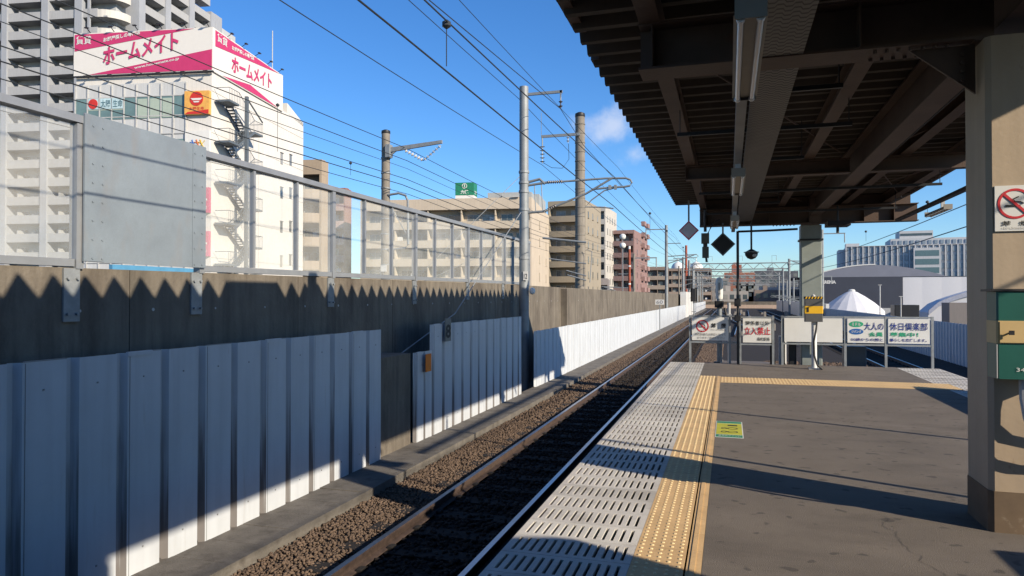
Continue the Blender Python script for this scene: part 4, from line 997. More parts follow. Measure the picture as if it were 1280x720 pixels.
for i, (x, y, tp) in enumerate([(8.8, 84, 4.2), (9.6, 100, 4.4), (9.9, 122, 4.6), (10.2, 140, 4.6)]):
    far_pole(x, y, tp, ['nearest', 'second', 'third', 'farthest'][i] + ' of the poles standing by the white barrier on the right of the yard', -1, .15)
# speed sign, signals
sg = T('speed_sign', 'small round white speed sign reading 60 on a thin post by the white fence', 'sign', (-4.75, 52, -.9))
MB().tube([(-4.75, 52, -.9), (-4.75, 52, 1.1)], .035, 8).build('post', M['pole_s'], sg)
b = MB(); b.box(-5.06, -4.44, 51.93, 51.96, 1.02, 1.38); b.build('plate', M['white'], sg)
text('60', M['inkgrey'], sg, (-4.98, 51.925, 1.07), .46, .26, bold=.01)
for i, (x, z, lb) in enumerate(((-4.95, 3.6, 'upper black signal head on the far trackside mast'), (-4.2, 1.9, 'lower black signal head just right of the upper one'))):
    s_ = T('track_signal', lb, 'signal', (x, 96 - i * 4, -.9), 0, 'black signals far along the near track'); y_ = 96 - i * 4
    MB().tube([(x, y_, -.9), (x, y_, z + .2)], .07, 8).build('mast', M['pole_s'], s_)
    MB().cbox(x - .38, x + .38, y_ - .35, y_ - .1, z - .9, z + .75, .2).build('head', M['black'], s_)
    b = MB(); b.box(x - .25, x + .25, y_ - .12, y_ - .06, z - 2.2, z - 2.1); b.tube([(x + .25, y_, -.9), (x + .25, y_, z - .9)], .02, 5); b.build('ladder', M['pole_s'], s_)
b = MB(); b.box(-5.6, -4.9, 88, 104, -.9, 2.2); tag(b.build('white_screen', M['white'], loc=(-5.2, 96, 0)), 'tall white screen section behind the far signals', 'wall')
b = MB(); rng = random.Random(5)
for k in range(26):
    x, y = rng.uniform(-.5, 7.5), rng.uniform(38, 120)
    if abs(x - 5.7) < .9: continue
    b.cbox(x - .15, x + .15, y - .2, y + .2, -1.03, -1.03 + rng.uniform(.25, .8), .03)
tag(b.build('lineside_boxes', mat('point machine', (.3, .27, .23), .7), loc=(3, 60, -1)), 'scatter of small lineside boxes among the yard tracks', 'lineside box', kind='stuff')

# ================================================================== BUILDINGS
def bmat(n, c, var=.05): return mat(n, c, .8, var, .35, streak=.10)
def window_mesh(w_, h_, fr=.06, mull=1):
    b = MB(); b.m = 0; b.box(0, w_, -.02, .02, 0, h_)
    b.m = 1
    b.box(-fr, 0, -.05, .03, -fr, h_ + fr); b.box(w_, w_ + fr, -.05, .03, -fr, h_ + fr); b.box(0, w_, -.05, .03, -fr, 0); b.box(0, w_, -.05, .03, h_, h_ + fr)
    for k in range(1, mull + 1): b.box(w_ * k / (mull + 1) - .02, w_ * k / (mull + 1) + .02, -.04, -.021, 0, h_)
    return b
def apartment(name, label, loc, rot, Wd, Dp, z_top, fh, nf_, bays, mw, mp, mwin=None, par_h=1.05, side_win=None, pent=0.9, round_b=False, depth=1.4, fin=True, gap=0):
    """block whose front is at local y=0 (facing -y), running x from -Wd to 0; root on the ground"""
    gz = -8.0; t = T(name, label, 'building', (loc[0], loc[1], gz), R(rot)); zt_ = z_top - gz
    b = MB(); b.box(-Wd, 0, depth, Dp, 0, zt_); b.box(-Wd - .02, .02, -.02, depth - .001, zt_ - pent, zt_ + .03)
    b.box(-Wd + .3, -.3, depth + .3, Dp - .3, zt_ + .001, zt_ + .25)
    if fin:
        b.box(-.28, 0, 0, depth - .001, 0, zt_ - pent - .001); b.box(-Wd, -Wd + .28, 0, depth - .001, 0, zt_ - pent - .001)
    b.build('wall', mw, t, local=True)
    bw = (Wd - .56) / bays; wm = None; pm = None; dm = None; am = None
    for f in range(nf_):
        z = zt_ - pent - (f + 1) * fh
        if z < 0: break
        for k in range(bays):
            x = -Wd + .28 + k * bw
            if wm is None:
                q = MB(); gl_ = min(1.75, bw * .35)
                wm = window_mesh(gl_, 1.9, .07, 1).build('window', [mwin or M['winglass'], M['lgrey']], t, local=True); o = wm
            else: o = wm.copy(); col.objects.link(o); o.parent = t
            o.location = (x + bw * .14, depth - .03, z + .25)
            if bw > 3.6:
                o = wm.copy(); col.objects.link(o); o.parent = t; o.location = (x + bw * .58, depth - .03, z + .25)
            if random.random() < .6:
                if am is None: am = MB().box(0, .8, 0, .3, 0, .6).box(.1, .5, -.01, -.001, .1, .5).build('air_conditioner', M['whitep'], t, local=True); o = am
                else: o = am.copy(); col.objects.link(o); o.parent = t
                o.location = (x + bw * random.choice((.02, .44, .8)), depth - .55, z + (1.15 if random.random() < .35 else .55))
            if pm is None:
                q = MB(); q.m = 0
                if round_b:
                    n = 8; pts = [(bw * i / n, -.9 * math.sin(math.pi * i / n) ** .7) for i in range(n + 1)]
                    for (a, c) in zip(pts, pts[1:]):
                        q.prism([(a[0], a[1], -.15), (c[0], c[1], -.15), (c[0], c[1] + .15, -.15), (a[0], a[1] + .15, -.15)], (0, 0, par_h + .15))
                    q.prism([(p_[0], p_[1], -.16) for p_ in pts] + [(bw, depth - .01, -.16), (0, depth - .01, -.16)], (0, 0, .15))
                else:
                    q.box(gap, bw - gap, .0, .12, -.12, par_h); q.box(gap, bw - gap, .12, depth - .005, -.12, .05)
                pm = q.build('balcony', mp, t, local=True); o = pm
            else: o = pm.copy(); col.objects.link(o); o.parent = t
            o.location = (x, 0, z)
            if k:
                if dm is None:
                    q = MB().box(-.08, .08, .13, depth - .01, .06, fh - .13); dm = q.build('divider', mp, t, local=True); o = dm
                else: o = dm.copy(); col.objects.link(o); o.parent = t
                o.location = (x, 0, z)
    if side_win:
        sm = None
        for f in range(nf_):
            z = zt_ - pent - (f + 1) * fh
            if z < 0: break
            for yy in side_win:
                if sm is None:
                    q = MB(); q.m = 0; q.box(0, .03, 0, .7, 0, 1.2); q.m = 1; q.box(0, .06, -.08, 0, -.08, 1.28); q.box(0, .06, .7, .78, -.08, 1.28); q.box(0, .2, -.1, .8, -.14, -.081)
                    sm = q.build('window', [M['winglass'], mw], t, local=True); o = sm
                else: o = sm.copy(); col.objects.link(o); o.parent = t
                o.location = (.001, yy, z + .8)
    return t
# --- magenta-sign office building
mate = T('office_building', 'white office building with magenta rooftop sign boards and an outside stair', 'building', (-43.2, 51.7, -8), R(9.7))
MW = bmat('office white', (.76, .73, .68), .03); MWp = bmat('office metal panel', (.60, .61, .61), .03)
Z0 = 8
b = MB(); b.box(-12.95, 0, .0, 19.2, 0, 20.0 + Z0 + 1.5); b.prism([(0, 19.2, 29.4), (0, 15.0, 30.6), (0, 15.0, 29.51), (0, 19.2, 29.0)], (-12, 0, 0))
b.box(-2.31, .003, -.003, 0, 1, 28)
b.build('wall', MW, mate, local=True)
# curtain wall on the front (pixel columns 105..232)
b = MB(); n = 9; xw0, xw1 = -12.95, -2.35; cw_ = (xw1 - xw0) / n
for i in range(n + 1): b.box(xw0 + i * cw_ - .05, xw0 + i * cw_ + .05, -.14, -.02, 8, 28.4)
for z in (8.7, 10.6, 12.6, 14.4, 16.35, 18.25, 20.2, 22.1, 23.95, 25.55, 27.3): b.box(xw0, xw1, -.12, -.021, z - .04, z + .04)
b.build('mullions', M['lgrey'], mate, local=True)
b = MB(); b.box(xw0, xw1, -.05, -.004, 8, 28.5); b.build('cladding', MWp, mate, local=True)
first = None
for f, (z0, z1) in enumerate(((25.35, 27.2), (21.55, 23.5), (17.75, 19.6), (13.9, 15.8), (10.1, 12.0))):
    for i in range(n):
        wd = cw_ - .1
        if f == 0 and i in (1, 2, 3): pass
        q = MB(); q.m = 0; q.box(0, wd, 0, .03, 0, 1.9); q.m = 1
        if i >= 4 and (i + f) % 4 != 0: q.box(.1, wd - .1, -.02, -.001, .05, 1.75)
        if i in (1, 2, 3) and f == 0: q.m = 1; q.box(.05, wd - .05, -.02, -.001, .85, 1.15)
        o = q.build('window', [M['winteal'], M['blind']], mate, local=True); o.location = (xw0 + i * cw_ + .05, -.085, z0)
# window lettering: red disc and four characters
b = MB(); b.box(xw0 + cw_ + .1, xw0 + 2 * cw_ - .1, -.14, -.11, 26.3, 27.25); b.box(xw0 + 2 * cw_ + .08, xw0 + 4 * cw_ - .08, -.14, -.11, 26.3, 27.25)
b.build('window_sign', mat('pale blue film', (.50, .66, .70), .5), mate, local=True)
def disc(cx, cz, r, y, mt, parent, name='disc', n=24, th=.03):
    b = MB(); b.prism([(cx + r * math.cos(2 * math.pi * k / n), y, cz + r * math.sin(2 * math.pi * k / n)) for k in range(n)], (0, th, 0)); return b.build(name, mt, parent, local=True)
M['sunred'] = mat('sun logo red', (.62, .04, .03), .5)
disc(xw0 + 1.5 * cw_, 26.78, .45, -.17, M['sunred'], mate)
text('太陽', mat('teal ink', (.05, .14, .18), .5), mate, (xw0 + 2 * cw_ + .15, -.15, 26.45), cw_ - .25, .65, local=True, bold=.01)
text('生命', mat('teal ink', (.05, .14, .18), .5), mate, (xw0 + 3 * cw_ + .15, -.15, 26.45), cw_ - .25, .65, local=True, bold=.01)
MB().box(-2.33, -.05, -.35, -.004, 25.5, 27.55).build('orange_sign', mat('orange board', (.80, .42, .10), .5), mate, local=True)
disc(-1.2, 26.85, .62, -.38, M['sunred'], mate)
b = MB(); b.prism([(-1.75, -.40, 26.9), (-.65, -.40, 26.9), (-.85, -.40, 26.72), (-1.55, -.40, 26.72)], (0, .015, 0)); b.prism([(-1.5, -.40, 26.64), (-.9, -.40, 26.64), (-1.0, -.40, 26.52), (-1.4, -.40, 26.52)], (0, .015, 0)); b.build('logo_bars', M['white'], mate, local=True)
text('太陽生命', M['sunred'], mate, (-1.9, -.36, 25.86), 1.4, .28, local=True, bold=.02)
MB().prism([(-2.3, -.37, 25.53), (-.08, -.37, 25.53), (-.08, -.37, 25.9), (-2.0, -.37, 25.72)], (0, .015, 0)).build('red_stripe', M['sunred'], mate, local=True)
MB().box(-2.33, -.05, -.25, -.004, 21.5, 24.1).build('white_sign', M['white'], mate, local=True)
text('Benesse', M['navy'], mate, (-1.85, -.255, 22.0), 1.3, .3, local=True)
for k, (c_, dx) in enumerate((((.05, .15, .5), 0), ((.7, .2, .05), .4), ((.75, .5, .05), .75))):
    q = MB(); x = -1.75 + dx
    q.tube([(x, -.27, 22.55), (x + .25, -.27, 22.9), (x + .1, -.27, 23.3)], .045, 5); q.tube([(x + .45, -.27, 22.6), (x + .25, -.27, 22.9), (x + .55, -.27, 23.2)], .045, 5); q.tube([(x - .1, -.27, 23.1), (x + .25, -.27, 22.95)], .04, 5)
    q.build('emblem', mat('emblem', c_, .5), mate, local=True)
for z in (16.9, 13.1):
    MB().box(-2.2, -.02, -.35, -.004, z, z + 2.2).build('pink_sign', M['pink'], mate, local=True)
    text('イト', M['white'], mate, (-1.1, -.355, z + .8), .95, .75, local=True, bold=.05); text('長町店', M['white'], mate, (-1.1, -.355, z + .3), .9, .3, local=True, bold=.02)
MB().box(-2.0, -.2, -.2, -.004, 9.0, 11.2).build('tan_panel', M['tan'], mate, local=True)
# rooftop sign box
sb = T('rooftop_sign', 'large white and magenta sign box wrapped around the roof of the office building', 'sign', (-43.2, 51.7, 21.3), R(9.7))
zb0, zb1 = 0, 3.85
MB().box(-13.1, .16, -.16, 13.6, zb0, zb1).build('sign_box', mat('sign cream', (.78, .75, .70), .6, .02), sb, local=True)
yf = -.165
def fpoly(name, pts, mt, axis):
    if axis == 'f': b = MB().prism([(x, -.19, z) for x, z in pts], (0, .027, 0))
    else: b = MB().prism([(.163, y, z) for y, z in pts], (.027, 0, 0))
    b.build(name, mt, sb, local=True)
fpoly('magenta_wedge', [(-13.0, 2.25), (-13.0, 3.75), (-1.6, 3.78)], M['pink'], 'f')
fpoly('magenta_wedge', [(-11.6, .1), (.1, .1), (.1, 1.9)], M['pink'], 'f')
fpoly('magenta_wedge', [(.25, 3.72), (.25, 2.3), (12.6, 3.75)], M['pink'], 's')
fpoly('magenta_wedge', [(1.5, .08), (12.3, .08), (6.5, .75)], M['pink'], 's')
kx = 1 / math.hypot(1, .16)
UX = (kx, 0, .16 * kx)
text('ホームメイト', M['pink'], sb, (-10.2, -.175, .85), 7.3, 1.6, ux=UX, local=True, bold=.03, thick=.06)
text('賃貸', M['white'], sb, (-12.85, -.195, 2.85), 1.5, .75, local=True, bold=.012, thick=.02)
text('お部屋探しの専門店', M['white'], sb, (-10.2, -.195, 2.95), 3.6, .4, ux=UX, local=True, bold=.03, thick=.02)
text('www.homemate.co.jp', M['white'], sb, (-7.2, -.195, .36), 4.3, .3, ux=UX, local=True, bold=.02, thick=.02)
UY = (0, kx, .06)
text('ホームメイト', M['pink'], sb, (.17, 3.0, .9), 8.0, 1.5, ux=(0, .995, .09), local=True, bold=.03, thick=.03)
text('賃貸', M['white'], sb, (.195, .5, 2.85), 1.7, .75, ux=(0, 1, 0), local=True, bold=.012, thick=.02)
text('お部屋探しの専門店', M['white'], sb, (.195, 3.0, 2.95), 4.2, .4, ux=(0, .995, .09), local=True, bold=.03, thick=.02)
for x in (-11.5, -9.2, -6.9, -4.6, -2.3, -.2):
    MB().tube([(x, -.1, 3.85), (x, -.6, 4.12)], .04, 5).box(x - .16, x + .16, -.75, -.55, 4.1, 4.18).build('spotlight', M['dark'], sb, local=True)
    MB().tube([(x, -.16, 0), (x, -.6, -.15)], .04, 5).box(x - .2, x + .2, -.75, -.55, -.2, -.12).build('spotlight', M['dark'], sb, local=True)
for y in (2.3, 4.9, 7.5, 10, 12.5):
    MB().tube([(.1, y, 3.85), (.55, y, 4.12)], .03, 5).box(.5, .7, y - .18, y + .18, 4.1, 4.18).build('spotlight', M['dark'], sb, local=True)
MB().box(-13.1, .3, -.35, -.165, -.12, -.02).build('lower_ledge', M['dark'], sb, local=True)
tag(MB().tube([(-46.2, 64.5, 21), (-46.2, 64.5, 29.8)], .05, 6).build('antenna', M['lgrey'], loc=(-46.2, 64.5, 21)), 'thin white antenna mast on the roof behind the magenta sign', 'antenna')
# side slit windows
q0 = None
for f in range(6):
    for yy in (13.4, 15.6):
        b = MB(); b.m = 0; b.box(.001, .03, 0, .55, 0, 1.15); b.m = 1; b.box(.001, .12, -.08, .63, 1.2, 1.26)
        if q0 is None: q0 = b.build('window', [M['winglass'], M['grey']], mate, local=True); o = q0
        else: o = q0.copy(); col.objects.link(o); o.parent = mate
        o.location = (0, yy, 23.7 - f * 3.65 + (.25 if yy > 14 else 0))
b = MB()
for f in range(7): b.box(.0005, .02, 0, 19.2, 27.6 - f * 3.65, 27.64 - f * 3.65)
for yy in (8.6,): b.box(.0005, .02, yy, yy + .04, 0, 28)
b.build('panel_joints', bmat('joint', (.5, .48, .43)), mate, local=True)
# outside stair
stt = MB(); rl_ = MB()
for f in range(7):
    zl = 26.9 - f * 3.6
    stt.box(.15, 1.5, .3, 2.0, zl - .18, zl); stt.box(.15, 1.5, 4.9, 6.5, zl - 1.98, zl - 1.8)
    for k in range(9):
        s_ = k / 9; stt.box(.2, .8, 2.0 + s_ * 2.9, 2.0 + s_ * 2.9 + .32, zl - s_ * 1.8 - .24, zl - s_ * 1.8 - .17)
        stt.box(.85, 1.45, 2.0 + s_ * 2.9, 2.0 + s_ * 2.9 + .32, zl - 3.6 + s_ * 1.8 + .0, zl - 3.6 + s_ * 1.8 + .07)
    for x in (.16, .81): stt.prism([(x, 2.0, zl - .4), (x, 4.9, zl - 2.2), (x, 4.9, zl - 1.95), (x, 2.0, zl - .15)], (.04, 0, 0))
    for x in (.84, 1.46): stt.prism([(x, 2.0, zl - 3.8), (x, 4.9, zl - 2.0), (x, 4.9, zl - 1.75), (x, 2.0, zl - 3.55)], (.04, 0, 0))
    for (ya, za, yb, zc) in ((2.0, zl, 4.9, zl - 1.8), (2.0, zl - 3.6, 4.9, zl - 1.8)):
        rl_.tube([(1.48, ya, za + 1.05), (1.48, yb, zc + 1.05)], .03, 5)
        for k in range(12):
            s_ = k / 11; rl_.tube([(1.48, ya + (yb - ya) * s_, za + (zc - za) * s_), (1.48, ya + (yb - ya) * s_, za + (zc - za) * s_ + 1.05)], .018, 4)
    for z_, ya, yb in ((zl, .3, 2.0), (zl - 1.8, 4.9, 6.5)):
        rl_.tube([(1.48, ya, z_ + 1.05), (1.48, yb, z_ + 1.05)], .03, 5); rl_.tube([(.2, ya if ya < 1 else yb, z_ + 1.05), (1.48, ya if ya < 1 else yb, z_ + 1.05)], .03, 5)
        for k in range(7): rl_.tube([(1.48, ya + (yb - ya) * k / 6, z_), (1.48, ya + (yb - ya) * k / 6, z_ + 1.05)], .018, 4)
for (x, y) in ((1.62, 3.1),): stt.box(x - .14, x + .14, y - .14, y + .14, 0, 27.9)
stt.tube([(1.6, 3.1, 27.8), (1.5, 6.4, 26.3)], .08, 6)
M['stair'] = mat('stair steel', (.12, .145, .17), .6, .1)
stt.build('outside_stair', M['stair'], mate, local=True); rl_.build('stair_railing', M['stair'], mate, local=True)

# --- tall grey tower behind
tw = T('apartment_tower', 'huge grey apartment tower rising out of frame at the left', 'building', (-93.7, 90.6, -8), R(9))
TG = bmat('tower grey', (.38, .40, .435), .05); TP = bmat('tower parapet', (.43, .435, .44), .06); TD = bmat('tower soffit', (.50, .52, .53), .1)
TC = bmat('tower cream', (.62, .60, .55), .03)
fh = 3.03; ztw = 66
b = MB(); b.box(-45, -2.2, 2.2, 30, 0, ztw); b.box(-45, -2.4, 30, 40, 0, ztw); b.build('wall', TD, tw, local=True)
b = MB()
for (x0, x1) in ((-13.7, -12.5), (-7.7, -6.4), (-21.0, -20), (-29, -28), (-37, -36)): b.box(x0, x1, -.25, 2.2, 0, ztw)
for (y0, y1) in ((4.6, 6.2), (11.8, 13.3), (19.0, 20.6), (26.2, 27.6)): b.box(-2.2, .25, y0, y1, 0, ztw)
b.box(-5.6, -5.2, 0, .3, 0, ztw); b.build('pillars', TG, tw, local=True)
fb = None
for f in range(24):
    z = f * fh + .35
    if z < 6: continue
    if fb is None:
        fb = []
        for (x0, x1) in ((-20, -13.7), (-12.5, -7.7), (-28, -21)):
            q = MB().box(x0, x1, 0, .15, 0, 1.38); q.box(x0, x1, .15, 2.19, -.02, .2)
            q.box(x0 + 1.6, x0 + 1.75, .4, 2.1, .2, 2.0); q.box((x0 + x1) / 2 + .3, (x0 + x1) / 2 + 1.5, 1.5, 2.0, .2, 1.75)
            fb.append(q.build('balcony', TP, tw, local=True))
        # rounded corner
        n = 8; pts = []
        for i in range(n + 1):
            a = math.pi / 2 * i / n; pts.append((-3.2 + 3.4 * math.sin(a) - .6, 3.4 - 3.4 * math.cos(a)))
        q = MB(); q.box(-6.4, -3.8, 0, .15, 0, 1.38); q.box(-6.4, -2.2, .15, 2.19, -.02, .2)
        fb.append(q.build('balcony', TP, tw, local=True))
        q = MB()
        for (a, c) in zip(pts, pts[1:]): q.prism([(a[0], a[1], -.02), (c[0], c[1], -.02), (c[0] - .12, c[1] + .05, -.02), (a[0] - .02, a[1] + .12, -.02)], (0, 0, 1.25))
        q.prism([(p_[0] - .12, p_[1] + .1, -.02) for p_ in pts] + [(-2.3, 4.5, -.02), (-3.8, 2.15, -.02)], (0, 0, .2))
        fb.append(q.build('corner_balcony', TC, tw, local=True))
        for (y0, y1) in ((6.2, 11.8), (13.3, 19.0), (20.6, 26.2)):
            q = MB().box(-.15, 0, y0, y1, 0, 1.38); q.box(-2.19, -.15, y0, y1, -.02, .2); fb.append(q.build('balcony', TP, tw, local=True))
        for o in fb: o.location = (0, 0, z)
    else:
        for o0 in fb:
            o = o0.copy(); col.objects.link(o); o.parent = tw; o.location = (0, 0, z)
b = MB().box(-2.2, .3, 27.6, 30, 0, ztw); b.build('end_wall', TG, tw, local=True)
# windows in tower recesses
first = None
for f in range(3, 22):
    for x in (-19.2, -11.9, -10.0, -16.4):
        if first is None: first = window_mesh(1.4, 2.0, .06, 1).build('window', [M['winglass'], M['lgrey']], tw, local=True); o = first
        else: o = first.copy(); col.objects.link(o); o.parent = tw
        o.location = (x, 2.17, f * fh + .6)
# low white roofs at the foot of the tower seen through the panels
lr = T('low_building', 'low white building with a sloping roof seen through the leftmost clear panel', 'building', (-45, 36, -8), R(9))
b = MB().box(-9, -3, 0, 6, 0, 11.3); b.m = 1; b.prism([(-3, 0, 9.6), (4, 0, 8.2), (4, 0, 8.0), (-3, 0, 9.3)], (0, 6, 0)); b.build('wall', [MW, M['lgrey']], lr, local=True)
b = MB()
for k in range(7): b.box(-8.6 + k * .8, -8.1 + k * .8, -.03, -.004, 8, 11)
b.build('louvres', M['lgrey'], lr, local=True)

BE = bmat('beige tile', (.42, .335, .245)); BE2 = bmat('beige parapet', (.40, .32, .24)); BR = bmat('brown red tile', (.30, .16, .13)); BRP = bmat('mauve tile', (.46, .33, .30))
apartment('apartment_building', 'narrow tan apartment block with rounded balconies just right of the office building', (-48.2, 77.3), 9.7, 6.5, 2.2, 18.6, 2.95, 7, 1, BE, BE2, round_b=True, pent=1.8)
apartment('apartment_building', 'slim red-brown block with small pale balconies beside the tan block', (-61.9, 106.6), 9.7, 9, 3, 20.0, 2.9, 9, 3, BR, BRP, pent=.8)
mid = apartment('apartment_building', 'long beige six-storey apartment block behind the clear fence in the centre', (-28.9, 105.1), 8, 27.45, 25.8, 16.9, 2.9, 8, 5, bmat('pale beige', (.60, .51, .40)), bmat('pale beige band', (.58, .50, .39)), side_win=(10, 20), pent=1.7, depth=1.6)
b = MB(); b.box(-7.6, -.5, 4, 12, 24.9, 26.3); b.box(-3.5, 0, 10, 20, 24.9, 26.8); b.box(-5, -1, 2.5, 3.8, 25.0, 25.9); b.build('roof_plant', bmat('plant grey', (.40, .42, .42)), mid, local=True)
b = MB(); b.box(-2.9, -1.8, -.4, -.2, 24.9, 25.1); b.build('roof_ledge', M['lgrey'], mid, local=True)
gs = T('cube_sign', 'green cube sign with white emblem on a white plinth above the beige block', 'sign', (-40.2, 106.6, 16.9), R(8))
MB().box(-1.7, 1.3, 0, 2.6, 0, .95).build('plinth', M['white'], gs, local=True)
MB().box(-1.72, 1.32, -.02, 2.62, .96, 3.0).build('cube', mat('sign green', (.02, .22, .12), .5), gs, local=True)
b = MB()
for k in range(20):
    a0, a1 = 2 * math.pi * k / 20, 2 * math.pi * (k + 1) / 20
    b.prism([(-.2 + .42 * math.cos(a0), -.05, 2.45 + .42 * math.sin(a0)), (-.2 + .42 * math.cos(a1), -.05, 2.45 + .42 * math.sin(a1)), (-.2 + .32 * math.cos(a1), -.05, 2.45 + .32 * math.sin(a1)), (-.2 + .32 * math.cos(a0), -.05, 2.45 + .32 * math.sin(a0))], (0, .02, 0))
b.box(-.26, -.14, -.05, -.03, 2.2, 2.7); b.build('emblem', M['white'], gs, local=True)
text('力健', M['white'], gs, (-.85, -.03, 1.15), 1.3, .65, local=True, bold=.04)
text('力健', M['white'], gs, (1.33, .5, 1.2), 1.5, .6, ux=(0, 1, 0), local=True, bold=.03)
apartment('apartment_building', 'beige block with stacked balconies between the two trackside poles', (-26.0, 133.2), -2, 7.4, 14.2, 20.0, 2.9, 9, 1, bmat('grey beige', (.36, .31, .235)), bmat('olive beige band', (.31, .265, .20)), side_win=(2, 6, 10.5), pent=1.0, depth=1.8)
apartment('apartment_building', 'white apartment block stepping down behind the stacked-balcony block', (-27.0, 162), -2, 6, 14, 22.3, 2.9, 9, 1, bmat('pale plaster', (.55, .52, .47)), bmat('pale plaster', (.55, .52, .47)), side_win=(2, 5, 8, 11), pent=1, depth=1.4)
apartment('house', 'low grey house between the white block and the pink-brown tower', (-24.0, 148), 8, 3.6, 10, 5.3, 2.9, 4, 2, bmat('mauve grey', (.30, .27, .27)), bmat('grey parapet', (.45, .43, .42)), pent=1.2)
pk = apartment('apartment_building', 'pink-brown ten-storey tower with dark balconied front right of the beige blocks', (-21.6, 171.1), -2, 6.0, 22, 17.6, 2.8, 10, 2, bmat('pink tile', (.30, .19, .175)), bmat('dark mauve', (.22, .15, .15)), side_win=(4, 10), pent=.8, depth=1.6)
pp_ = bmat('pink parapet', (.36, .23, .21))
for f in range(10):
    for y in (11, 17): MB().box(.001, .9, y, y + 3, 2.5 + f * 2.8, 3.6 + f * 2.8).build('balcony', pp_, pk, local=True)
rw = apartment('apartment_building', 'long low brown apartment row with two white domes on the roof, far down the left', (-5.7, 259), 8, 24, 20, 11.6, 2.8, 7, 7, bmat('row brown', (.27, .20, .16)), bmat('row brown band', (.33, .26, .21)), pent=.8)
b = MB()
for x in (-11, -4.5): b.lathe((x, 8, 19.8), [(2.4, 0), (2.3, .9), (1.7, 1.9), (.7, 2.5), (.15, 2.7), (.12, 4)], 18)
b.build('dome', M['white'], rw, local=True, smooth=True)
apartment('apartment_building', 'brown apartment block directly right of the pink-brown tower', (-17, 215), 8, 9.5, 20, 10.4, 2.8, 6, 3, bmat('row brown', (.25, .19, .155)), bmat('row brown band', (.33, .27, .22)), pent=.8)
# far skyline blocks
def block(label, x, y, wd, dp, top, c, rows, cols_, name='distant_building', rz=0, wc=None):
    t = T(name, label, 'building', (x, y, -8), R(rz)); h = top + 8
    MB().box(0, wd, 0, dp, 0, h).box(wd * .3, wd * .45, dp * .2, dp * .5, h, h + 1.8).build('wall', bmat('distant wall', c), t, local=True)
    fw = None
    for r_ in range(rows):
        for k in range(cols_):
            if fw is None: fw = MB().box(0, wd / cols_ * .62, -.06, -.004, 0, 1.5).build('window', wc or M['winglass'], t, local=True); o = fw
            else: o = fw.copy(); col.objects.link(o); o.parent = t
            o.location = (wd / cols_ * (k + .19), 0, h - 2.6 - r_ * 3)
    return t
block('orange-red building with a stepped tower on the skyline left of the slim pole', -2, 330, 13, 14, 12.5, (.40, .17, .11), 3, 4)
tag(MB().box(1.2, 5.5, 331, 337, 12.5, 16).box(2, 4, 332, 336, 16, 17).build('roof_tower', bmat('orange red', (.45, .16, .10)), loc=(3, 333, 12.5)), 'red stair tower standing on the orange-red skyline building', 'roof tower')
block('dark slate office block on the skyline right of the slim black pole', 11.5, 350, 19, 14, 13.6, (.12, .13, .15), 4, 7)
block('low grey building at the foot of the skyline, centre', 3, 330, 14, 14, 7.5, (.32, .33, .34), 2, 6)
block('flat grey factory at the foot of the skyline, behind the yard', 12, 300, 22, 14, 5.5, (.36, .36, .36), 1, 8)
block('small dark apartment block left of the arena roof', 34, 330, 10, 12, 12, (.12, .13, .16), 4, 4)
block('grey low-rise behind the yard poles, left part', -14, 290, 14, 12, 9, (.34, .31, .28), 3, 5)
block('pale low house row beyond the pale parapet', -4, 240, 10, 10, 3.5, (.45, .42, .38), 2, 5)
block('brownish house beyond the pale parapet, right of centre', 8, 245, 9, 10, 3.9, (.30, .24, .20), 2, 4)
block('grey shed beyond the parapet near the right barrier', 19, 250, 12, 10, 4.2, (.38, .38, .39), 1, 5)

# --- white hotel-like slab on the right
ht = T('hotel_building', 'long white hotel with rows of tall windows on the right skyline', 'building', (41, 284, -8), R(-5))
HW = bmat('hotel white', (.60, .61, .62), .03)
b = MB(); b.box(0, 60, .5, 18, 0, 28.0); b.box(14.5, 60, .5, 18, 28.0, 30.4); b.box(17.5, 28, 2, 14, 30.4, 33.2); b.box(0, 4.5, 2, 8, 28, 29.2); b.box(-2.5, -.01, 1.5, 14, 0, 27)
b.build('wall', HW, ht, local=True)
HG = mat('hotel glass', (.27, .33, .39), .2)  # paler tone has the distance haze put into the glass colour
fw = MB().box(0, 1.0, .3, .499, 0, 1.9).build('window', [HG], ht, local=True); fw.location = (.45, 0, 25.5)
rest = MB(); cnt = 0
for f in range(9):
    for k in range(32):
        x, z = .45 + k * 1.85, 25.5 - f * 2.95
        if z < 1 or (21 < x < 30 and f > 0) or (f == 0 and k == 0): continue
        if cnt < 95:
            o = fw.copy(); col.objects.link(o); o.parent = ht; o.location = (x, 0, z); cnt += 1
        else: rest.box(x, x + 1.0, .3, .499, z, z + 1.9)
for k in range(24): rest.box(15.2 + k * 1.85, 16.2 + k * 1.85, .3, .499, 28.3, 29.7)
o = rest.build('windows', HG, ht, local=True); o['kind'] = 'stuff'
b = MB()
for k in range(33): b.box(k * 1.85 - .2, k * 1.85 + .2, 0, .499, 0, 27.9)
b.box(-.01, 60, -.02, .499, 27.91, 28.1); b.build('pilasters', HW, ht, local=True)
b = MB().box(21.5, 29.8, -1.2, .29, 0, 26.9); b.m = 1
for z in (24.9, 21.9, 18.9, 15.9): b.box(22, 29.3, -1.26, -1.201, z - .9, z + 1.1)
b.build('glass_bay', [HW, mat('bay glass', (.13, .21, .23), .2)], ht, local=True)
b = MB(); b.box(17.8, 27.7, 1.9, 1.99, 31.5, 32.3); b.build('top_glazing', M['winglass'], ht, local=True)

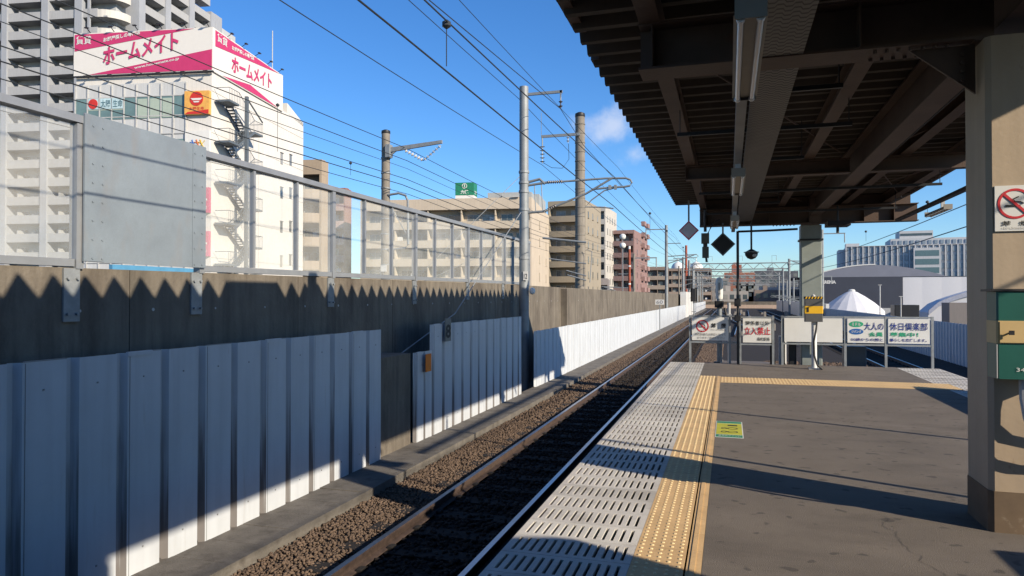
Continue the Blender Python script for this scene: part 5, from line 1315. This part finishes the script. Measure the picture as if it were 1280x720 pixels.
# --- arena: dark hall with shallow curved roof and white fabric part
ar = T('arena', 'dark blue-grey arena hall with a shallow curved roof and white fabric side', 'building', (20, 216, -8), R(-3))
AD = mat('arena dark cladding', (.055, .062, .085), .6, .08, .3); AR = mat('arena roof', (.24, .25, .30), .5, .05, .5)
MB().box(0, 25, 0, 40, 0, 15.1).build('wall', AD, ar, local=True)
b = MB(); n = 22; prof = []
for i in range(n + 1):
    s_ = i / n; prof.append((1.5 + 34 * s_, 15.2 + 3.2 * math.sin(math.pi * s_) ** .9 * (1.08 - .15 * s_)))
for (a, c) in zip(prof, prof[1:]): b.prism([(a[0], 1, 15.15), (c[0], 1, 15.15), (c[0], 1, c[1]), (a[0], 1, a[1])], (0, 38, 0))
b.build('roof', AR, ar, local=True)
b = MB()
for (a, c) in zip(prof[:11], prof[1:12]): b.prism([(a[0], .9, a[1] - .02), (c[0], .9, c[1] - .02), (c[0], .9, c[1] + .28), (a[0], .9, a[1] + .28)], (0, .09, 0))
b.build('roof_edge', M['white'], ar, local=True)
fab = mat('fabric white', (.72, .72, .74), .7, .02)
b = MB()
for k in range(9):
    x = 25.01 + k * 4.6
    m_ = 8
    for i in range(m_):
        a, c = i / m_, (i + 1) / m_
        f_ = lambda s_: -.03 * math.sin(math.pi * s_)
        b.poly([(x + 4.6 * a, f_(a), 0), (x + 4.6 * c, f_(c), 0), (x + 4.6 * c, f_(c) + .3, 15.0), (x + 4.6 * a, f_(a) + .3, 15.0)])
b.box(25, 66.4, .5, 39, 0, 15); b.build('fabric_side', fab, ar, local=True)
MB().box(-3, 66.4, .2, 40, 15.02, 15.14).build('eave', M['dark'], ar, local=True)
text('HALEO ARENA', M['white'], ar, (.9, -.02, 13.3), 7.6, .95, local=True, bold=.05, thick=.05)
b = MB(); b.box(22, 25, -2, -.1, 0, 5.6); b.box(17.5, 22, -1, -.1, 0, 6.6); b.build('entrance_block', M['lgrey'], ar, local=True)
# second white roof sweeping up at the right
sw = T('fabric_hall', 'white fabric hall with a sweeping arched edge at the far right beside the near column', 'building', (38, 160, -8), R(-3))
b = MB(); n = 14
for i in range(n):
    a, c = i / n, (i + 1) / n
    za, zc = 6.5 + 8 * a ** .6, 6.5 + 8 * c ** .6
    b.prism([(24 * a, 0, 0), (24 * c, 0, 0), (24 * c, 0, zc), (24 * a, 0, za)], (0, 10, 0))
b.build('wall', fab, sw, local=True)
b = MB()
for i in range(n):
    a, c = i / n, (i + 1) / n
    za, zc = 6.5 + 8 * a ** .6, 6.5 + 8 * c ** .6
    b.prism([(24 * a, -.5, za - .5), (24 * c, -.5, zc - .5), (24 * c, -.5, zc + .45), (24 * a, -.5, za + .45)], (0, .49, 0))
b.build('arch_edge', mat('arch grey', (.42, .44, .52), .6), sw, local=True)
sv = T('solar_shed', 'brown-grey shed with solar panels below the fabric hall', 'building', (36, 138, -8), R(-3))
MB().box(0, 20, 0, 6, 0, 8.6).build('wall', bmat('shed taupe', (.26, .23, .21)), sv, local=True)
b = MB().prism([(4, -.3, 7.0), (20, -.3, 7.0), (20, 0, 8.9), (4, 0, 8.9)], (0, .1, 0)); b.m = 1
for k in range(9): b.box(4 + k * 2 - .04, 4 + k * 2 + .04, -.33, -.301, 7.0, 7.6)
b.build('solar_panels', [mat('solar', (.06, .03, .04), .4), M['lgrey']], sv, local=True)
# tent
tn = T('round_tent', 'round white ribbed tent in front of the dark arena wall', 'tent', (19.9, 132, -8))
b = MB(); n = 20; prof = [(5.0, 0), (5.0, 7.1), (4.85, 7.4), (3.4, 8.7), (2.0, 9.7), (.85, 10.4), (.35, 10.6)]
for i in range(n):
    a0, a1 = 2 * math.pi * i / n, 2 * math.pi * (i + 1) / n; am = (a0 + a1) / 2
    for (p0, p1) in zip(prof, prof[1:]):
        for (u, v, ru, rv) in ((a0, am, 1, .985), (am, a1, .985, 1)):
            b.poly([(p0[0] * ru * math.cos(u), p0[0] * ru * math.sin(u), p0[1]), (p0[0] * rv * math.cos(v), p0[0] * rv * math.sin(v), p0[1]),
                    (p1[0] * rv * math.cos(v), p1[0] * rv * math.sin(v), p1[1]), (p1[0] * ru * math.cos(u), p1[0] * ru * math.sin(u), p1[1])])
b.build('canvas', fab, tn, local=True)
MB().lathe((0, 0, 10.55), [(.5, 0), (.55, .15), (.4, .3), (.1, .35)], 12).build('crown_cap', M['white'], tn, local=True)
# small stuff in front of the arena
b = MB().cbox(23.6, 26.9, 118, 121, -8, .4, .1); tag(b.build('dark_container', M['dark'], loc=(25, 119, -8)), 'dark box unit on a roof left of the solar shed, just above the fence', 'roof unit')
for i, (x, y, tp) in enumerate(((17.6, 96, 3.0), (20.7, 100, 1.6))):
    tag(MB().tube([(x, y, -8), (x, y, tp)], .07, 8).box(x - .2, x + .2, y - .1, y + .1, tp, tp + .08).build('street_lamp', M['lgrey'], loc=(x, y, -8)), ('taller' if i == 0 else 'shorter') + ' thin street lamp in front of the arena wall', 'street lamp')
